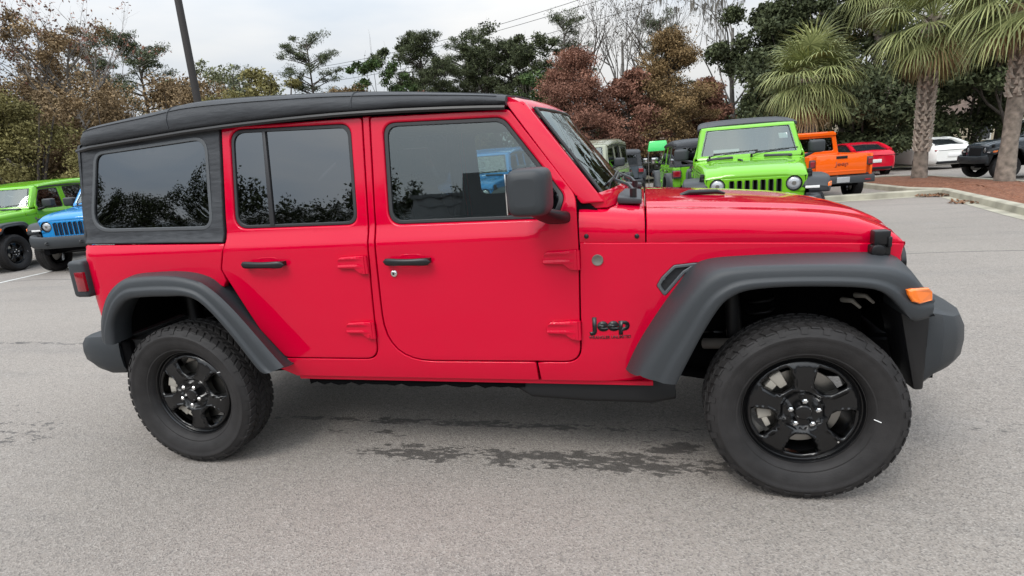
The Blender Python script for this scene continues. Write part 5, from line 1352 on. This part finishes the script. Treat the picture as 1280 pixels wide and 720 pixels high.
# ------------------------------------------------------------------ orange pickup
def wheels_for(root, spots, s=1.0):
    src = [c for c in km[hero.name] if c.name.startswith('wheel') and not c.name.startswith('wheel_well')][0]
    for (x, y, z) in spots:
        w = copy_tree(src, km, None, (), root); w.location = (x, y, z); w.rotation_euler = (0, 0, 0 if y < 0 else PI); w.scale = (s, s, s); w.name = 'wheel'
def pickup():
    O = ORANGE; root = empty('pickup_truck'); tag(root, 'orange pickup truck seen from behind with its black bumper, right of the lime car', 'pickup truck')
    def bx(name, a, c, m, par=root, bev=.02): q = MB(); q.box(a, c); return q.build(name, m, par, bevel=bev)
    for s_ in (-1, 1):
        q = MB(); pr = [(-4.37, .62), (-4.37, 1.22), (-2.72, 1.24), (-2.72, .58), (-3.0, .60), (-3.15, .88), (-3.30, .95), (-3.66, .95), (-3.85, .86), (-3.95, .66)]
        q.add([(x, s_ * .74, z) for x, z in pr] + [(x, s_ * .80, z) for x, z in pr], [tuple(range(10)), tuple(range(19, 9, -1))] + [(i, (i + 1) % 10, 10 + (i + 1) % 10, 10 + i) for i in range(10)]); q.build('bed_side', O, root, bevel=.012)
        f = flare(RL, s_, root, False); f.location = (-.49, 0, 0)
        f = flare(FL, s_, root, True)
        tl = bx('tail_light', (-4.39, min(s_ * .645, s_ * .80), .93), (-4.30, max(s_ * .645, s_ * .80), 1.14), PLAST); bx('rear_lens', (-4.398, min(s_ * .67, s_ * .78), .96), (-4.38, max(s_ * .67, s_ * .78), 1.11), REDL, tl, .004)
        panel('rear_door', fillet([(-2.69, 1.752, .02), (-1.889, 1.733, .015), (-1.89, 1.17, .3), (-1.92, .53, .07), (-2.69, .53, .03)], 6), [fillet([(-2.60, 1.70, .06), (-1.98, 1.68, .05), (-1.97, 1.27, .045), (-2.60, 1.27, .06)], 5)], SF(s_), O, root, depth=.03, step=.08)
        panel('front_door', fillet([(-1.865, 1.731, .015), (-1.188, 1.706, .035), (-.905, 1.32, .1), (-.901, .53, .07), (-1.88, .53, .1)], 6), [fillet([(-1.765, 1.680, .05), (-1.225, 1.657, .07), (-.96, 1.26, .03), (-1.762, 1.262, .055)], 5)], SF(s_), O, root, depth=.03, step=.08)
        panel('front_fender', [(-.895, .53), (-.62, .53), (-.45, .95), (-.3, 1.0), (.34, .98), (.36, 1.05), (-.895, 1.12)], [], SF(s_), O, root, depth=.03, step=.08)
        panel('window', fillet([(-2.62, 1.72, .06), (-1.2, 1.68, .05), (-.94, 1.25, .045), (-2.62, 1.25, .06)], 5), [], SF(s_, -.015), PRIV, root, depth=.001, edge=.001, step=.1)
        bx('mirror', (-1.14, min(s_ * .88, s_ * 1.09), 1.27), (-.98, max(s_ * .88, s_ * 1.09), 1.46), PLAST, root, .04)
        bx('sill', (-2.70, min(s_ * .70, s_ * .79), .47), (-.60, max(s_ * .70, s_ * .79), .525), O)
    tg = bx('tailgate', (-4.40, -.64, .72), (-4.34, .64, 1.235), O, root, .018); bx('tailgate_handle', (-4.412, -.14, 1.13), (-4.39, .14, 1.20), PLAST2, tg, .008)
    bx('tailgate_step', (-4.408, -.60, .80), (-4.39, .60, .83), O, tg, .006)
    text_mesh('Jeep', .15, lambda u, v, d: (-4.401 + d * -1 if False else -4.402 + min(d, 0) * 1, .17 - u, .955 + v), 'lettering', mat('stamped_orange', (.35, .04, .004), rough=.5), tg, bold=.004, width=.34, depth=.004)
    bx('bed_floor', (-4.34, -.74, .70), (-2.74, .74, .74), PLAST); bx('bed_front', (-2.80, -.74, .70), (-2.74, .74, 1.23), O)
    q = MB(); q.hexa([(-4.52, -.80, .50), (-4.36, -.86, .52), (-4.36, .86, .52), (-4.52, .80, .50)], [(-4.50, -.80, .68), (-4.36, -.86, .70), (-4.36, .86, .70), (-4.50, .80, .68)]); bp_ = q.build('rear_bumper', PLAST, root, bevel=.02)
    bx('licence_plate', (-4.535, -.16, .53), (-4.515, .16, .67), CLEAR, bp_, .004)
    for s_ in (-1, 1): bx('fog_lens', (-4.527, s_ * .62 - .07, .56), (-4.505, s_ * .62 + .07, .60), REDL, bp_, .004)
    back = panel('cab_back', fillet([(-.70, 1.76, .08), (.70, 1.76, .08), (.79, 1.24, .02), (.79, .6, .02), (-.79, .6, .02), (-.79, 1.24, .02)], 5), [fillet([(-.60, 1.67, .05), (.60, 1.67, .05), (.66, 1.30, .05), (-.66, 1.30, .05)], 5)], lambda u, v, d: (-2.71 + .06 * max(0, v - 1.24) + d, u, v), O, root, depth=.04, edge=.01, step=.1)
    panel('rear_window', fillet([(-.61, 1.68, .05), (.61, 1.68, .05), (.67, 1.29, .05), (-.67, 1.29, .05)], 5), [], lambda u, v, d: (-2.69 + .06 * max(0, v - 1.24) + d, u, v), PRIV, back, depth=.001, edge=.001, step=.1)
    q = MB(); rr = []
    for x, zt in ((-2.72, 1.80), (-2.70, 1.83), (-2.2, 1.85), (-1.5, 1.83), (-1.19, 1.79)): rr.append([(x, -.70, 1.73), (x, -.695, zt - .04), (x, -.62, zt), (x, .62, zt), (x, .695, zt - .04), (x, .70, 1.73)])
    q.loft(rr, None, True, True, True); q.build('hardtop', O, root, auto=40)
    q = MB(); q.hexa([(-.62, -.76, 1.05), (.36, -.63, 1.03), (.36, .63, 1.03), (-.62, .76, 1.05)], [(-.62, -.72, 1.26), (.33, -.60, 1.12), (.33, .60, 1.12), (-.62, .72, 1.26)]); q.build('hood', O, root, bevel=.03)
    q = MB(); q.hexa([(-.88, -.76, 1.10), (-.63, -.76, 1.10), (-.63, .76, 1.10), (-.88, .76, 1.10)], [(-.88, -.72, 1.29), (-.63, -.72, 1.26), (-.63, .72, 1.26), (-.88, .72, 1.29)]); q.build('cowl', O, root, bevel=.02)
    for s_ in (-1, 1):
        q = MB(); q.hexa([(-.785, s_ * .745, 1.285), (-.80, s_ * .655, 1.285), (-.885, s_ * .655, 1.285), (-.897, s_ * .776, 1.285)], [(-1.128, s_ * .668, 1.75), (-1.125, s_ * .588, 1.75), (-1.205, s_ * .588, 1.75), (-1.193, s_ * .697, 1.75)]); q.build('windshield_pillar', O, root, bevel=.012)
    q = MB(); q.add([(-.80, -.69, 1.29), (-.80, .69, 1.29), (-1.12, .6, 1.74), (-1.12, -.6, 1.74)], [(0, 1, 2, 3)]); q.build('windshield', WINDG, root)
    bx('grille', (.36, -.63, .66), (.41, .63, 1.05), O); bx('front_bumper', (.42, -.80, .52), (.68, .80, .76), PLAST)
    bx('seat_row', (-2.55, -.62, .8), (-2.30, .62, 1.42), SEATM); bx('front_seat', (-1.95, -.58, .8), (-1.75, -.16, 1.52), SEATM); bx('front_seat', (-1.95, .16, .8), (-1.75, .58, 1.52), SEATM)
    bx('frame', (-4.3, -.5, .42), (.5, .5, .58), DARK); bx('floor_pan', (-2.7, -.76, .56), (-.6, .76, .62), INTER)
    for x in (0, -3.49): q = MB(); q.tube([(x, -.7, .395), (x, .7, .395)], .05, 10); q.lathe([(0, -.14), (.13, -.06), (.13, .06), (0, .14)], axis='y', n=16, c=(x, 0, .39)); q.build('axle', DARK, root)
    wheels_for(root, [(0, -.79, .395), (0, .79, .395), (-3.49, -.79, .395), (-3.49, .79, .395)])
    return root
pk = pickup(); pk.location = (3.50, 17.35, zg(16.4)); pk.rotation_euler = (0, 0, R(101))

# ------------------------------------------------------------------ saloon cars
def sedan(label, body, x, y, deg, fast=True):
    root = empty('saloon_car'); tag(root, label, 'saloon car')
    # stations: x (front +), half width, z bottom, z side top, z deck
    ST = [(2.35, .55, .35, .60, .62), (2.25, .78, .25, .70, .74), (1.9, .88, .20, .78, .84), (1.2, .91, .20, .86, .95), (.85, .92, .20, .90, .98), (.2, .925, .20, .93, 1.00), (-.8, .925, .20, .96, 1.02), (-1.4, .92, .20, .98, 1.05), (-1.9, .90, .22, .98, 1.10), (-2.2, .86, .26, .95, 1.11), (-2.33, .80, .32, .92, 1.06), (-2.38, .74, .40, .80, .90)]
    rings = []
    for (sx, w, zb, zs, zd) in ST:
        half = [(w * .80, zb), (w * .97, zb + .08), (w, zb + .22), (w * 1.0, (zb + zs) / 2 + .05), (w * .985, zs), (w * .90, zs + (zd - zs) * .6), (w * .72, zd), (0, zd + .03)]
        rings.append([(sx, -a, z) for a, z in half] + [(sx, a, z) for a, z in half[-2::-1]])
    b = MB(); b.loft(rings, None, True, True, True); b.build('body', body, root, auto=50)
    CB = [(.95, .80, .98, 1.0), (.45, .78, 1.0, 1.25), (.05, .66, 1.0, 1.39), (-.45, .64, 1.02, 1.435), (-1.0, .63, 1.03, 1.40), (-1.45, .62, 1.05, 1.29), (-1.95, .68, 1.08, 1.14)]
    rings = []
    for (sx, w, zb, zt) in CB: rings.append([(sx, -.86, zb - .05), (sx, -(.86 - (.86 - w) * .5), zb + (zt - zb) * .5), (sx, -w, zt - .03 * (zt - zb)), (sx, -w * .8, zt + .01), (sx, 0, zt + .03), (sx, w * .8, zt + .01), (sx, w, zt - .03 * (zt - zb)), (sx, .86 - (.86 - w) * .5, zb + (zt - zb) * .5), (sx, .86, zb - .05)])
    b = MB(); b.loft(rings, None, True, True, True); b.build('glasshouse', WING, root, auto=50)
    b = MB(); rings = []
    for (sx, w, zt) in [(.12, .64, 1.40), (-.1, .655, 1.425), (-.45, .65, 1.452), (-.9, .64, 1.435), (-1.1, .63, 1.405)]: rings.append([(sx, -w - .01, zt - .05), (sx, -w * .85, zt + .015), (sx, 0, zt + .035), (sx, w * .85, zt + .015), (sx, w + .01, zt - .05)])
    b.loft(rings, None, True, True, True); b.build('roof', body, root, auto=50)
    for s_ in (-1, 1):
        b = MB(); b.tube([(.95, s_ * .80, .99), (.45, s_ * .755, 1.22), (.08, s_ * .665, 1.385), (-.45, s_ * .655, 1.43), (-1.0, s_ * .645, 1.40), (-1.5, s_ * .66, 1.27), (-2.0, s_ * .72, 1.10)], [.04, .035, .035, .035, .05, .09, .10], 8); b.build('roof_rail', body, root)
        b = MB(); b.box((-2.36, min(s_ * .40, s_ * .80), .86), (-2.26, max(s_ * .40, s_ * .80), .93)); b.build('tail_light', REDL, root, bevel=.02)
        b = MB(); b.box((2.12, min(s_ * .55, s_ * .80), .62), (2.26, max(s_ * .55, s_ * .80), .70)); b.build('headlight', CLEAR, root, bevel=.02)
        b = MB(); b.box((.60, min(s_ * .92, s_ * 1.06), .98), (.74, max(s_ * .92, s_ * 1.06), 1.10)); b.build('mirror', body, root, bevel=.03)
        for wx in (1.42, -1.38):
            q = MB(); q.lathe([(.37, -.01), (.37, .03)], axis='y', n=28, c=(wx, s_ * .915, .33)); q.add([(wx + .37 * math.cos(a), s_ * .922, .33 + .37 * math.sin(a)) for a in [2 * PI * k / 28 for k in range(28)]], [tuple(range(28))]); q.build('wheel_arch', DARK, root)
            q = MB(); q.lathe([(0, -.02), (.20, -.02), (.22, -.035), (.30, -.035), (.33, -.02), (.33, .16), (0, .16)], axis='y', n=32, m=RUB); q.lathe([(0, -.045), (.05, -.045), (.07, -.03), (.19, -.04), (.205, -.030)], axis='y', n=20, m=STEEL)
            if s_ > 0: q = q.mirrored()
            o_ = q.build('wheel', RUB, root, auto=40); o_.location = (wx, s_ * .90 if s_ < 0 else .90, .33)
    b = MB(); b.box((-2.41, -.26, .60), (-2.375, .26, .74)); b.build('licence_plate', PAPER, root, bevel=.004)
    b = MB(); b.box((-2.40, -.70, .30), (-2.30, .70, .42)); b.build('rear_diffuser', PLAST2, root, bevel=.02)
    b = MB(); b.box((-2.385, -.68, .885), (-2.36, .68, .905)); b.build('light_bar', REDL if body is not WHITEP else PLAST2, root)
    root.location = (x, y, zg(y)); root.rotation_euler = (0, 0, R(deg)); return root
sedan('white saloon car parked beyond the mulch island, rear towards the viewer', WHITEP, 12.55, 28.6, 99)
sedan('cherry red saloon car half hidden behind the orange truck', CHERRY, 9.0, 26.8, 93)
